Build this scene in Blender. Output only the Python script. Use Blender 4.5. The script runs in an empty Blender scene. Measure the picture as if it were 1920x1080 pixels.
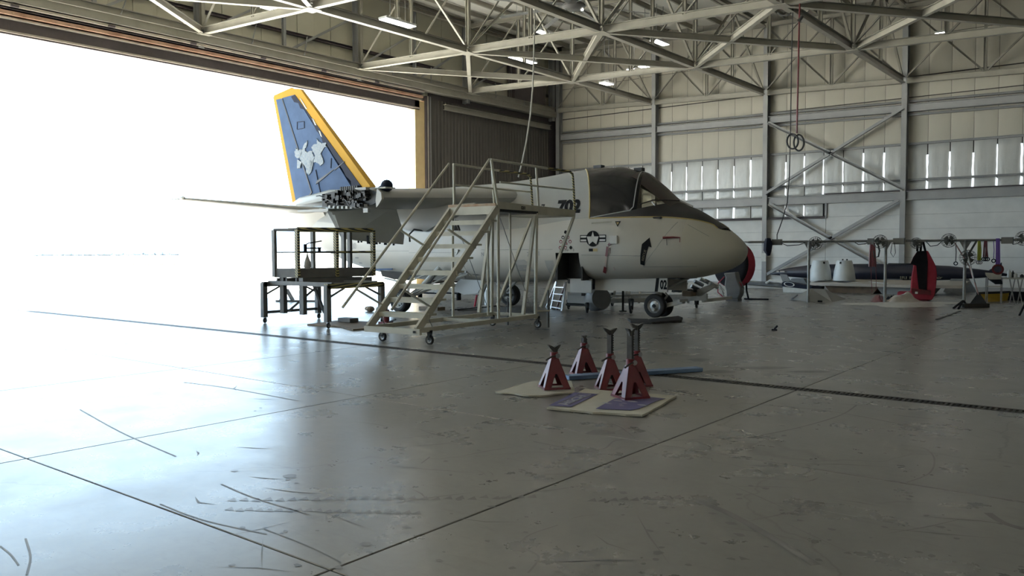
import bpy, bmesh, math, random
import numpy as np
from mathutils import Vector, Matrix
random.seed(7)
SC = bpy.context.scene
COL = SC.collection
PI = math.pi

# ------------------------------------------------------------------ camera, sky, sun, exposure
F_PX, YAW, PITCH, ROLL, CAM_H = 1545.0, .6705, .0455, .0042, 1.6
def cam_axes():
    fwd = np.array([-math.sin(YAW)*math.cos(PITCH), math.cos(YAW)*math.cos(PITCH), -math.sin(PITCH)])
    r = np.array([math.cos(YAW), math.sin(YAW), 0.0]); d = np.cross(fwd, r)
    c, s = math.cos(ROLL), math.sin(ROLL)
    return c*r+s*d, -s*r+c*d, fwd
CR, CD, CF = cam_axes()
cam = bpy.data.objects.new('camera', bpy.data.cameras.new('camera')); COL.objects.link(cam)
cam.data.sensor_width = 36; cam.data.lens = F_PX/1920*36; cam.data.clip_start = .1; cam.data.clip_end = 3000
M = Matrix.Identity(4)
for i in range(3):
    M[i][0] = CR[i]; M[i][1] = -CD[i]; M[i][2] = -CF[i]
M[2][3] = CAM_H
cam.matrix_world = M
SC.camera = cam
SC.view_settings.view_transform = 'Standard'; SC.view_settings.look = 'None'
SC.view_settings.exposure = 0.0; SC.view_settings.gamma = 1.0; SC.view_settings.use_curve_mapping = False
try:
    SC.cycles.use_denoising = True; SC.cycles.max_bounces = 10; SC.cycles.diffuse_bounces = 6
    SC.cycles.glossy_bounces = 4; SC.cycles.transparent_max_bounces = 8; SC.cycles.caustics_reflective = False
    SC.cycles.caustics_refractive = False; SC.cycles.sample_clamp_indirect = 6
except Exception: pass
SKY = 6.2
w = bpy.data.worlds.new('World'); SC.world = w; w.use_nodes = True
bg = w.node_tree.nodes['Background']; bg.inputs['Color'].default_value = (.57, .79, 1.0, 1); bg.inputs['Strength'].default_value = SKY
sun = bpy.data.objects.new('sun', bpy.data.lights.new('sun', 'SUN')); COL.objects.link(sun)
sun.data.energy = 68; sun.data.angle = .01; sun.data.color = (1, .95, .86)
sun.rotation_euler = Vector((.52, .10, -1.2)).to_track_quat('-Z', 'Y').to_euler()
portal = bpy.data.objects.new('door_daylight', bpy.data.lights.new('door_daylight', 'AREA')); COL.objects.link(portal)
portal.data.shape = 'RECTANGLE'; portal.data.size = 41; portal.data.size_y = 8.2
portal.matrix_world = Matrix(((0, 0, -1, -27.9), (1, 0, 0, 7.2), (0, 1, 0, 4.1), (0, 0, 0, 1)))
portal.data.cycles.is_portal = True
LAMP = 18.0

# ------------------------------------------------------------------ pixel helpers (design coordinates -> points of the place)
def ray(x, y): return CR*((x-960)/F_PX) + CD*((y-540)/F_PX) + CF
EYE = np.array([0, 0, CAM_H])
def PZ(x, y, z=0.0):
    d = ray(x, y); return tuple(EYE + d*((z-CAM_H)/d[2]))
def PY(x, y, Y):
    d = ray(x, y); return tuple(EYE + d*(Y/d[1]))
def PX(x, y, X):
    d = ray(x, y); return tuple(EYE + d*(X/d[0]))

# ------------------------------------------------------------------ materials
MATS = {}
def mat(name, c, rough=.6, metal=0.0, c2=None, scale=6.0, amt=.5, bump=0.0, bscale=None, spec=.5, emit=None, estr=0.0, detail=4, coord='Object', coat=0.0, stretch=None, trans=0.0):
    if name in MATS: return MATS[name]
    m = bpy.data.materials.new(name); m.use_nodes = True
    nt = m.node_tree; N = nt.nodes; L = nt.links; b = N['Principled BSDF']
    b.inputs['Roughness'].default_value = rough; b.inputs['Metallic'].default_value = metal
    b.inputs['Specular IOR Level'].default_value = spec
    if coat: b.inputs['Coat Weight'].default_value = coat
    if trans: b.inputs['Transmission Weight'].default_value = trans
    if c2 is None: c2 = tuple(v*.82 for v in c)
    tc = N.new('ShaderNodeTexCoord'); out = tc.outputs[coord]
    if stretch:
        mp = N.new('ShaderNodeMapping'); mp.inputs['Scale'].default_value = stretch
        L.new(out, mp.inputs['Vector']); out = mp.outputs[0]
    nz = N.new('ShaderNodeTexNoise'); nz.inputs['Scale'].default_value = scale; nz.inputs['Detail'].default_value = detail
    L.new(out, nz.inputs['Vector'])
    cr = N.new('ShaderNodeValToRGB'); cr.color_ramp.elements[0].position = .5-.3*amt-.05; cr.color_ramp.elements[1].position = .5+.3*amt+.05
    cr.color_ramp.elements[0].color = (*c2, 1); cr.color_ramp.elements[1].color = (*c, 1)
    L.new(nz.outputs['Fac'], cr.inputs['Fac']); L.new(cr.outputs['Color'], b.inputs['Base Color'])
    if bump:
        n2 = N.new('ShaderNodeTexNoise'); n2.inputs['Scale'].default_value = bscale or scale*4; n2.inputs['Detail'].default_value = 3
        L.new(out, n2.inputs['Vector'])
        bp = N.new('ShaderNodeBump'); bp.inputs['Strength'].default_value = bump; bp.inputs['Distance'].default_value = .02
        L.new(n2.outputs['Fac'], bp.inputs['Height']); L.new(bp.outputs['Normal'], b.inputs['Normal'])
    if emit:
        b.inputs['Emission Color'].default_value = (*emit, 1); b.inputs['Emission Strength'].default_value = estr
    MATS[name] = m
    return m
def hazard(name, c1, c2, scale=9.0):
    m = bpy.data.materials.new(name); m.use_nodes = True; nt = m.node_tree; N = nt.nodes; L = nt.links; b = N['Principled BSDF']
    b.inputs['Roughness'].default_value = .55
    tc = N.new('ShaderNodeTexCoord'); mp = N.new('ShaderNodeMapping'); mp.inputs['Rotation'].default_value = (.6, .7, .5)
    wv = N.new('ShaderNodeTexWave'); wv.inputs['Scale'].default_value = scale; wv.inputs['Distortion'].default_value = .6
    cr = N.new('ShaderNodeValToRGB'); cr.color_ramp.elements[0].position = .45; cr.color_ramp.elements[1].position = .55
    cr.color_ramp.elements[0].color = (*c1, 1); cr.color_ramp.elements[1].color = (*c2, 1)
    L.new(tc.outputs['Object'], mp.inputs['Vector']); L.new(mp.outputs[0], wv.inputs['Vector']); L.new(wv.outputs['Fac'], cr.inputs['Fac'])
    L.new(cr.outputs['Color'], b.inputs['Base Color']); MATS[name] = m
    return m

def floor_material():
    m = bpy.data.materials.new('polished_concrete'); m.use_nodes = True; nt = m.node_tree; N = nt.nodes; L = nt.links; b = N['Principled BSDF']
    geo = N.new('ShaderNodeNewGeometry')
    def noise(scale, detail=5, rough=.6, vec=None, dist=0.0):
        n = N.new('ShaderNodeTexNoise'); n.inputs['Scale'].default_value = scale; n.inputs['Detail'].default_value = detail
        n.inputs['Roughness'].default_value = rough; n.inputs['Distortion'].default_value = dist
        L.new(vec or geo.outputs['Position'], n.inputs['Vector']); return n.outputs['Fac']
    def ramp(fac, p0, p1, c0, c1):
        r = N.new('ShaderNodeValToRGB'); r.color_ramp.elements[0].position = p0; r.color_ramp.elements[1].position = p1
        r.color_ramp.elements[0].color = (*c0, 1); r.color_ramp.elements[1].color = (*c1, 1); L.new(fac, r.inputs['Fac']); return r.outputs['Color']
    def mix(a, c, fac, mode='MULTIPLY'):
        x = N.new('ShaderNodeMix'); x.data_type = 'RGBA'; x.blend_type = mode
        if isinstance(fac, float): x.inputs[0].default_value = fac
        else: L.new(fac, x.inputs[0])
        L.new(a, x.inputs[6]); L.new(c, x.inputs[7]); return x.outputs[2]
    base = ramp(noise(.35), .3, .7, (.165, .16, .145), (.225, .218, .198))
    base = mix(base, ramp(noise(2.6, 8, .7), .33, .62, (.90, .89, .88), (1, 1, 1)), 1.0)
    base = mix(base, ramp(noise(14, 3, .55), .30, .58, (.92, .915, .91), (1, 1, 1)), 1.0)
    # dark scuffs: thin streaks
    mp = N.new('ShaderNodeMapping'); mp.inputs['Scale'].default_value = (.5, 2.6, 1); mp.inputs['Rotation'].default_value = (0, 0, .5); L.new(geo.outputs['Position'], mp.inputs['Vector'])
    base = mix(base, ramp(noise(6.5, 4, .6, mp.outputs[0], .2), .22, .42, (.74, .73, .72), (1, 1, 1)), 1.0)
    vor = N.new('ShaderNodeTexVoronoi'); vor.feature = 'DISTANCE_TO_EDGE'; vor.inputs['Scale'].default_value = .22
    nd = N.new('ShaderNodeTexNoise'); nd.inputs['Scale'].default_value = .8; nd.inputs['Detail'].default_value = 6; L.new(geo.outputs['Position'], nd.inputs['Vector'])
    vm = N.new('ShaderNodeVectorMath'); vm.operation = 'MULTIPLY_ADD'; vm.inputs[1].default_value = (1.4, 1.4, 0)
    L.new(nd.outputs['Color'], vm.inputs[0]); L.new(geo.outputs['Position'], vm.inputs[2]); L.new(vm.outputs[0], vor.inputs['Vector'])
    base = mix(base, ramp(vor.outputs['Distance'], .0015, .0035, (.55, .53, .5), (1, 1, 1)), .8)
    L.new(base, b.inputs['Base Color'])
    rr = N.new('ShaderNodeMapRange'); rr.inputs[1].default_value = .3; rr.inputs[2].default_value = .7; rr.inputs[3].default_value = .25; rr.inputs[4].default_value = .33
    L.new(noise(1.6, 6, .65), rr.inputs[0]); L.new(rr.outputs[0], b.inputs['Roughness'])
    b.inputs['Specular IOR Level'].default_value = 1.0
    bp = N.new('ShaderNodeBump'); bp.inputs['Strength'].default_value = .06; bp.inputs['Distance'].default_value = .004
    L.new(noise(9, 5, .6), bp.inputs['Height']); L.new(bp.outputs['Normal'], b.inputs['Normal'])
    return m

m_floor = floor_material()
m_gap = mat('joint_dirt', (.06, .055, .05), .9)
m_steel = mat('painted_steel', (.33, .315, .265), .5, c2=(.27, .258, .216), scale=2)
m_colm = mat('column_paint', (.33, .335, .335), .5, c2=(.27, .275, .275), scale=1.5)
m_insul = mat('cream_insulation', (.56, .53, .44), .55, c2=(.49, .465, .39), scale=1.3, bump=.35, bscale=5, stretch=(1, 1, .35))
m_foil = mat('silver_foil', (.62, .62, .585), .42, metal=.15, c2=(.52, .52, .49), scale=3, bump=.8, bscale=7, stretch=(1, 1, .5))
m_block = mat('painted_block', (.84, .83, .79), .7, c2=(.76, .75, .71), scale=2.2, bump=.15)
m_clad = mat('door_wall_cladding', (.60, .58, .47), .6, c2=(.54, .52, .42), scale=.8)
m_headr = mat('header_brown', (.085, .07, .075), .6)
m_track = mat('track_orange', (.56, .38, .27), .5, c2=(.36, .20, .13), scale=2.2, metal=.3)  # mottled orange and brown tone for the door tracks
m_trackp = mat('track_pale', (.56, .52, .44), .5, c2=(.40, .36, .30), scale=2.2, metal=.2)
m_leaf = mat('brown_corrugated', (.085, .077, .068), .55, c2=(.07, .064, .057), scale=.7)
m_yjamb = mat('yellow_jamb', (.80, .62, .33), .55, c2=(.72, .54, .28), scale=3)
m_deck = mat('roof_blanket', (.87, .85, .78), .6, c2=(.76, .74, .68), scale=.5, bump=.5, bscale=2.0)
m_lampw = mat('lamp_housing', (.8, .8, .78), .4)
m_glow = mat('lamp_diffuser', (.9, .9, .88), .4, emit=(1, .98, .92), estr=LAMP)
m_dgap = mat('daylight_slit', (.9, .92, .93), .5, emit=(.92, .97, 1), estr=.9)
m_white = mat('aircraft_white', (.48, .465, .415), .42, c2=(.425, .41, .365), scale=1.2, bump=.03)
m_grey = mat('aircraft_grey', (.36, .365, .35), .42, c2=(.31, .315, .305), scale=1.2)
m_radome = mat('radome_paint', (.49, .475, .41), .45, c2=(.44, .43, .37), scale=1.0)
m_flap = mat('flap_grey', (.50, .51, .50), .5, c2=(.44, .45, .44), scale=3)
m_black = mat('black_paint', (.016, .016, .018), .5, c2=(.011, .011, .013), scale=4)
m_canopy = mat('canopy_black', (.008, .009, .010), .16, c2=(.006, .007, .008), scale=2, spec=.3)
m_seal = mat('canopy_seal_silver', (.42, .42, .43), .4, metal=.3)
m_decal = mat('decal_black', (.008, .008, .009), .75, spec=.2)
m_decalw = mat('decal_white', (.62, .62, .59), .55)
m_red = mat('decal_red', (.20, .03, .035), .6)
m_ystripe = mat('yellow_stripe', (.50, .39, .16), .5)
m_fblue = mat('fin_blue', (.056, .102, .205), .7, spec=.25, c2=(.041, .078, .16), scale=2.6)
m_fnavy = mat('fin_navy', (.012, .016, .035), .7, spec=.25)
m_fyel = mat('fin_yellow', (.46, .25, .02), .7, spec=.25, c2=(.42, .245, .025), scale=2)
m_resid = mat('decal_residue', (.33, .355, .37), .8, spec=.2, c2=(.18, .235, .30), scale=16, amt=.6)
m_tyre = mat('tyre_rubber', (.022, .021, .02), .8, c2=(.03, .028, .026), scale=9)
m_rim = mat('wheel_rim', (.42, .42, .40), .4, metal=.5, c2=(.30, .30, .29), scale=12)
m_gear = mat('gear_white', (.50, .50, .47), .45, c2=(.38, .38, .36), scale=5)
m_metal = mat('bare_metal', (.36, .36, .36), .35, metal=.8, c2=(.24, .24, .24), scale=9)
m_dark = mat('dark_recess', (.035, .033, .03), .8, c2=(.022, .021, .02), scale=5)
m_mach = mat('machinery_dark', (.022, .021, .020), .55, metal=.2, c2=(.012, .012, .011), scale=14)
m_stair = mat('stand_cream', (.54, .52, .435), .5, c2=(.42, .40, .325), scale=3.2)
m_rust = mat('rusty_edge', (.28, .14, .07), .7, c2=(.40, .34, .25), scale=6)
m_wstand = mat('work_stand_paint', (.12, .12, .115), .55, c2=(.075, .075, .072), scale=4)
m_haz = hazard('hazard_tape', (.02, .02, .018), (.34, .29, .11), 7.0)
m_redp = mat('red_paint', (.15, .016, .022), .38, c2=(.11, .012, .017), scale=6)
m_iron = mat('cast_iron', (.075, .072, .068), .5, metal=.6, c2=(.045, .043, .04), scale=12)
m_card = mat('cardboard_cream', (.47, .45, .37), .7, c2=(.41, .39, .32), scale=5)
m_purple = mat('purple_print', (.115, .105, .225), .6, c2=(.09, .08, .18), scale=8)
m_blueb = mat('blue_plank', (.12, .19, .32), .5, c2=(.09, .15, .26), scale=5)
m_navy = mat('navy_pod', (.018, .020, .034), .4, c2=(.013, .015, .026), scale=2)
m_cowl = mat('cowl_white', (.72, .75, .75), .35, c2=(.64, .67, .67), scale=3)
m_foam = mat('white_foam', (.74, .74, .70), .8, c2=(.62, .61, .56), scale=9)
m_panelw = mat('wing_panel_beige', (.50, .46, .40), .5, c2=(.43, .39, .33), scale=2)
m_sheet = mat('grey_sheet', (.33, .34, .33), .5, c2=(.28, .29, .28), scale=2)
m_redf = mat('red_fabric', (.34, .025, .05), .7, c2=(.26, .018, .038), scale=6)
m_blackf = mat('black_fabric', (.012, .012, .015), .85, spec=.12)
m_tarp = mat('plastic_tarp', (.80, .78, .72), .35, c2=(.62, .60, .54), scale=6, bump=.6, bscale=10)
m_gpipe = mat('galvanised_pipe', (.30, .305, .30), .4, metal=.5, c2=(.22, .225, .22), scale=9)
m_fan = mat('fan_grey', (.19, .19, .18), .5, metal=.3)
m_yel = mat('yellow_plastic', (.58, .40, .045), .5)
m_purpf = mat('purple_webbing', (.16, .09, .40), .7)
m_lime = mat('lime_webbing', (.42, .46, .07), .7)
m_cable = mat('cable_dark', (.04, .04, .04), .7)
m_cablew = mat('cable_pale', (.50, .49, .45), .6)
m_wood = mat('scrap_wood', (.20, .15, .10), .7, c2=(.13, .10, .07), scale=5, stretch=(1, 6, 1))
m_vent = mat('vent_grey', (.22, .225, .225), .5)
m_padgrey = mat('grey_padding', (.15, .155, .16), .7)
m_apron = mat('apron_concrete', (.55, .54, .50), .8, c2=(.50, .49, .455), scale=.2)
m_leafy_haze = mat('hazed_foliage', (.36, .44, .50), .9, c2=(.30, .37, .43), scale=.8)  # distance haze is mixed into the foliage colour as pale blue
m_fencer = mat('barrier_red', (.45, .16, .12), .7)
m_bag = mat('plastic_bag', (.50, .49, .47), .4, c2=(.33, .32, .31), scale=18, bump=.4)
m_ladder = mat('ladder_aluminium', (.58, .58, .58), .35, metal=.7)
m_orange = mat('rust_orange', (.30, .10, .06), .6)

def glass_mat():
    m = bpy.data.materials.new('windshield_glass'); m.use_nodes = True; nt = m.node_tree; N = nt.nodes; L = nt.links
    N.remove(N['Principled BSDF']); o = N['Material Output']
    t = N.new('ShaderNodeBsdfTransparent'); t.inputs[0].default_value = (.74, .70, .60, 1)
    g = N.new('ShaderNodeBsdfGlossy'); g.inputs['Roughness'].default_value = .05
    nz = N.new('ShaderNodeTexNoise'); nz.inputs['Scale'].default_value = 4
    fr = N.new('ShaderNodeFresnel'); fr.inputs[0].default_value = 1.45; x = N.new('ShaderNodeMixShader')
    L.new(fr.outputs[0], x.inputs[0]); L.new(t.outputs[0], x.inputs[1]); L.new(g.outputs[0], x.inputs[2]); L.new(x.outputs[0], o.inputs[0])
    return m
m_glass = glass_mat()

# ------------------------------------------------------------------ mesh builder
ORG = {}
def V(p): return Vector((float(p[0]), float(p[1]), float(p[2])))
class MB:
    def __init__(s): s.v = []; s.f = []
    def add(s, vs, fs):
        o = len(s.v); s.v += [tuple(map(float, p)) for p in vs]; s.f += [tuple(i+o for i in f) for f in fs]; return s
    def box(s, x0, x1, y0, y1, z0, z1):
        return s.add([(x0,y0,z0),(x1,y0,z0),(x1,y1,z0),(x0,y1,z0),(x0,y0,z1),(x1,y0,z1),(x1,y1,z1),(x0,y1,z1)],
                     [(0,3,2,1),(4,5,6,7),(0,1,5,4),(1,2,6,5),(2,3,7,6),(3,0,4,7)])
    def prism(s, pts, ex):
        ex = V(ex); n = len(pts); a = [V(p) for p in pts]; b = [p+ex for p in a]
        return s.add(a+b, [tuple(range(n))[::-1], tuple(range(n, 2*n))] + [(i, (i+1) % n, n+(i+1) % n, n+i) for i in range(n)])
    def frame(s, p, q, up=(0,0,1)):
        d = (V(q)-V(p)).normalized(); u = V(up)
        if abs(d.dot(u)) > .98: u = Vector((0,1,0)) if abs(d.y) < .9 else Vector((1,0,0))
        r = d.cross(u).normalized(); return d, r, r.cross(d).normalized()
    def profile(s, p, q, prof, up=(0,0,1)):
        d, r, u = s.frame(p, q, up); return s.prism([V(p)+r*a+u*b for a, b in prof], V(q)-V(p))
    def bar(s, p, q, w, h=None, up=(0,0,1)):
        h = h or w; w /= 2; h /= 2; return s.profile(p, q, [(-w,-h),(w,-h),(w,h),(-w,h)], up)
    def ibeam(s, p, q, w=.2, h=.25, t=.02, up=(0,0,1)):
        a, b, k = w/2, h/2, t/2
        return s.profile(p, q, [(-a,-b),(a,-b),(a,-b+t),(k,-b+t),(k,b-t),(a,b-t),(a,b),(-a,b),(-a,b-t),(-k,b-t),(-k,-b+t),(-a,-b+t)], up)
    def angle(s, p, q, w=.1, t=.012, up=(0,0,1)):
        return s.profile(p, q, [(0,0),(w,0),(w,t),(t,t),(t,w),(0,w)], up)
    def tube(s, p, q, r, n=8, r2=None):
        r2 = r if r2 is None else r2; d, a, b = s.frame(p, q); vs = []
        for P, R in ((V(p), r), (V(q), r2)):
            vs += [P+a*(R*math.cos(2*PI*i/n))+b*(R*math.sin(2*PI*i/n)) for i in range(n)]
        return s.add(vs, [tuple(range(n))[::-1], tuple(range(n, 2*n))] + [(i, (i+1) % n, n+(i+1) % n, n+i) for i in range(n)])
    def path(s, pts, r, n=6):
        pts = [V(p) for p in pts]; o = len(pts); vs = []; prev = None
        for i, p in enumerate(pts):
            d = (pts[min(i+1, o-1)]-pts[max(i-1, 0)]).normalized()
            if prev is None:
                u = Vector((0,0,1)) if abs(d.z) < .9 else Vector((1,0,0)); a = d.cross(u).normalized()
            else:
                a = (prev - d*prev.dot(d)).normalized()
            prev = a; b = d.cross(a)
            R = r[i] if isinstance(r, (list, tuple)) else r
            vs += [p+a*(R*math.cos(2*PI*k/n))+b*(R*math.sin(2*PI*k/n)) for k in range(n)]
        fs = [tuple(range(n))[::-1], tuple(range((o-1)*n, o*n))]
        for i in range(o-1): fs += [(i*n+k, i*n+(k+1) % n, (i+1)*n+(k+1) % n, (i+1)*n+k) for k in range(n)]
        return s.add(vs, fs)
    def lathe(s, prof, c, axis=(0,0,1), n=20, closed=False):
        c = V(c); d = V(axis).normalized(); u = Vector((0,0,1)) if abs(d.z) < .9 else Vector((1,0,0)); a = d.cross(u).normalized(); b = d.cross(a); vs = []
        for r, z in prof: vs += [c+d*z+a*(r*math.cos(2*PI*k/n))+b*(r*math.sin(2*PI*k/n)) for k in range(n)]
        m = len(prof); fs = []
        for i in range(m if closed else m-1):
            j = (i+1) % m; fs += [(i*n+k, i*n+(k+1) % n, j*n+(k+1) % n, j*n+k) for k in range(n)]
        return s.add(vs, fs)
    def torus(s, c, axis, R, r, n=24, m=6):
        return s.lathe([(R+r*math.cos(2*PI*k/m), r*math.sin(2*PI*k/m)) for k in range(m)], c, axis, n, True)
    def disc(s, c, axis, r, n=20):
        c = V(c); d, a, b = s.frame(c, c+V(axis)); return s.add([c+a*(r*math.cos(2*PI*k/n))+b*(r*math.sin(2*PI*k/n)) for k in range(n)], [tuple(range(n))])
    def grid(s, fn, nu, nv):
        vs = [fn(i/nu, j/nv) for i in range(nu+1) for j in range(nv+1)]; k = nv+1
        return s.add(vs, [(i*k+j, i*k+j+1, (i+1)*k+j+1, (i+1)*k+j) for i in range(nu) for j in range(nv)])
    def sphere(s, c, r, n=12, sx=1, sy=1, sz=1):
        c = V(c)
        return s.grid(lambda u, v: (c.x+r*sx*math.cos(2*PI*u)*math.sin(PI*v), c.y+r*sy*math.sin(2*PI*u)*math.sin(PI*v), c.z+r*sz*math.cos(PI*v)), n, n//2)
    def mesh(s, name, m, smooth=False, org=None, weld=False, bev=0.0):
        me = bpy.data.meshes.new(name); vs = s.v
        if org is not None:
            o, rz = org; c, sn = math.cos(-rz), math.sin(-rz)
            vs = [((x-o[0])*c-(y-o[1])*sn, (x-o[0])*sn+(y-o[1])*c, z-o[2]) for x, y, z in s.v]
        me.from_pydata(vs, [], s.f); me.update()
        b = bmesh.new(); b.from_mesh(me)
        if weld: bmesh.ops.remove_doubles(b, verts=b.verts, dist=.0008)
        bmesh.ops.recalc_face_normals(b, faces=b.faces)
        if bev:
            es = [e for e in b.edges if len(e.link_faces) == 2 and e.calc_face_angle(0) > .6]
            bmesh.ops.bevel(b, geom=es, offset=bev, segments=1, affect='EDGES')
        b.to_mesh(me); b.free()
        if smooth:
            me.polygons.foreach_set('use_smooth', [True]*len(me.polygons))
            try: me.set_sharp_from_angle(angle=.7)
            except Exception: pass
        me.materials.append(m); return me
    def build(s, name, m, parent=None, smooth=False, weld=False, bev=0.0):
        org = ORG.get(parent.name) if parent else None
        o = bpy.data.objects.new(name, s.mesh(name, m, smooth, org, weld, bev)); COL.objects.link(o)
        if parent:
            o.parent = parent; ORG[o.name] = org
        return o
def thing(name, label, cat, loc=(0,0,0), rz=0.0, group=None):
    o = bpy.data.objects.new(name, None); COL.objects.link(o); o.location = loc; o.rotation_euler = (0,0,rz); o.empty_display_size = .2
    o['label'] = label; o['category'] = cat
    if group: o['group'] = group
    ORG[o.name] = ((float(loc[0]), float(loc[1]), float(loc[2])), rz); return o
def tag(o, label, cat, group=None):
    o['label'] = label; o['category'] = cat
    if group: o['group'] = group
    return o
def struct(name, label=None, cat=None):
    o = bpy.data.objects.new(name, None); COL.objects.link(o); o['kind'] = 'structure'
    if label: o['label'] = label
    if cat: o['category'] = cat
    ORG[o.name] = ((0,0,0), 0.0); return o
def place(name, mesh, parent, loc, rot=(0,0,0), scale=(1,1,1)):
    o = bpy.data.objects.new(name, mesh); COL.objects.link(o); o.location = loc; o.rotation_euler = rot; o.scale = scale
    if parent: o.parent = parent
    return o
KIDS = {}
def copy_tree(o, parent=None):
    c = o.copy(); COL.objects.link(c)
    if parent: c.parent = parent
    for ch in o.children: copy_tree(ch, c)
    return c
def solo(mb, name, m, label, cat, loc, group=None, smooth=False, bev=0.0):
    """a thing that is one mesh with its origin at loc"""
    o = bpy.data.objects.new(name, mb.mesh(name, m, smooth, ((float(loc[0]), float(loc[1]), float(loc[2])), 0.0), False, bev)); COL.objects.link(o)
    o.location = loc; tag(o, label, cat, group); ORG[o.name] = ((float(loc[0]), float(loc[1]), float(loc[2])), 0.0); return o
def textmb(body, size, fn, depth=0, bold=.0, align='CENTER'):
    cu = bpy.data.curves.new('lettering', 'FONT'); cu.body = body; cu.size = size; cu.align_x = align; cu.align_y = 'CENTER'; cu.offset = bold; cu.resolution_u = 3
    ob = bpy.data.objects.new('lettering', cu); me = ob.to_mesh(); mb = MB()
    bm = bmesh.new(); bm.from_mesh(me); bmesh.ops.triangulate(bm, faces=bm.faces)
    bm.verts.ensure_lookup_table()
    mb.add([fn(v.co.x, v.co.y) for v in bm.verts], [tuple(v.index for v in f.verts) for f in bm.faces])
    bm.free(); ob.to_mesh_clear(); bpy.data.objects.remove(ob); bpy.data.curves.remove(cu); return mb

# ================================================================== THE SETTING
YB = 38.5; XD = -27.4
XC = [-27.2, -21.08, -15.1, -8.97, -2.9, 3.15, 9.2, 15.2]
YG = [38.3, 31.0, 23.95, 16.55, 9.2, 1.8, -5.5, -12.8]
SL = .0373
def za(x): return 9.12 - SL*(x+20.91)
TD = 3.3                                              # truss depth

# ---- floor: slabs with joints, trench drain, tyre marks
flo = struct('floor')
xs = [-27.35] + [-3.25-3.65*k for k in range(6, -6, -1)] + [15.2]
xs = sorted(xs); ysA = [-12.9, -8.2, -4.6, -.95, 2.62, 6.02, 9.29]; ysB = [9.51, 13.1, 16.7, 20.3, 23.9, 27.5, 31.1, 34.7, 38.9]
g = .006
for ys in (ysA, ysB):
    for a, b_ in zip(ys[:-1], ys[1:]):
        for c, d in zip(xs[:-1], xs[1:]):
            mb = MB().box(c+g, d-g, a+g, b_-g, -.12, 0); mb.build('slab', m_floor, flo, bev=.004)
MB().box(-27.6, 15.4, -13.1, 39.2, -.3, -.13).build('joint_bed', m_gap, flo)
gr = MB()
for k in range(20): gr.box(.02+.05*k, .045+.05*k, -.085, .085, -.02, -.002)
gr.box(0, 1, -.1, -.08, -.03, 0); gr.box(0, 1, .08, .1, -.03, 0); gr.box(0, 1, -.01, .01, -.026, -.008)
gm = gr.mesh('drain_grate', m_iron)
for k in range(42): place('drain_grate', gm, flo, (-27.3+1.005*k, 9.4, 0))
def floor_mark(pts, wd, name='tyre_mark', m=None):
    mb = MB(); pts = [V((p[0], p[1], .0015)) for p in pts]
    for a, b_ in zip(pts[:-1], pts[1:]):
        n = (b_-a).cross(Vector((0,0,1))).normalized()*wd/2
        mb.add([a-n, b_-n, b_+n, a+n], [(0,1,2,3)])
    return mb
m_mark = mat('rubber_mark', (.15, .145, .135), .5, c2=(.21, .20, .185), scale=3)
m_mark2 = mat('oil_stain', (.10, .097, .09), .35, c2=(.16, .155, .145), scale=6)
tk = MB()
for r0, r1, n in (((425, 938), (1010, 932), 26), ((420, 955), (790, 962), 20), ((1100, 938), (1280, 932), 9)):
    for i in range(n):
        t = i/n; x = r0[0]+(r1[0]-r0[0])*t; y = r0[1]+(r1[1]-r0[1])*t+8*math.sin(t*3)*0
        j = random.uniform(-1.5, 1.5); p = V(PZ(x, y+2+j)); q = V(PZ(x+15, y-4+j)); m2 = V(PZ(x+19, y+3+j))
        tk.add([(p.x, p.y, .0015), (q.x, q.y, .0015), (m2.x, m2.y, .0015)], [(0,1,2)])
tk.build('tread_track', m_mark2, flo)['kind'] = 'stuff'
random.seed(31); spk = MB(); stk = MB()
for k in range(150):
    x, y = random.uniform(420, 1915), random.uniform(640, 1075); c = V(PZ(x, y)); r = random.uniform(.008, .03); a0 = random.uniform(0, 3)
    spk.add([(c.x+r*random.uniform(.5, 1.6)*math.cos(t+a0), c.y+r*random.uniform(.5, 1.2)*math.sin(t+a0), .0017) for t in np.linspace(0, 2*PI, 7)[:-1]], [tuple(range(6))])
for k in range(70):
    x, y = random.uniform(300, 1915), random.uniform(610, 1070); c = V(PZ(x, y)); a0 = random.choice((.1, .5, 1.2, 2.6))+random.uniform(-.3, .3); l = random.uniform(.08, .45); d = Vector((math.cos(a0), math.sin(a0), 0)); n_ = Vector((-d.y, d.x, 0))*random.uniform(.003, .009); k_ = n_*random.uniform(-6, 6)
    pts_ = [c-d*l, c+k_, c+d*l]; pts_ = [Vector((p.x, p.y, .0014)) for p in pts_]
    stk.add([pts_[0], pts_[1]-n_, pts_[2], pts_[1]+n_], [(0, 1, 2, 3)])
spk.build('floor_specks', m_mark2, flo)['kind'] = 'stuff'; stk.build('floor_scuffs', m_mark, flo)['kind'] = 'stuff'
def curve_px(px, n=10):
    out = []
    for i in range(len(px)-1):
        for k in range(n):
            t = k/n; p0 = px[max(i-1,0)]; p1 = px[i]; p2 = px[i+1]; p3 = px[min(i+2, len(px)-1)]
            f = lambda a,b_,c,d: .5*((2*b_)+(-a+c)*t+(2*a-5*b_+4*c-d)*t*t+(-a+3*b_-3*c+d)*t**3)
            out.append(PZ(f(p0[0],p1[0],p2[0],p3[0]), f(p0[1],p1[1],p2[1],p3[1])))
    out.append(PZ(*px[-1])); return out
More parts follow.
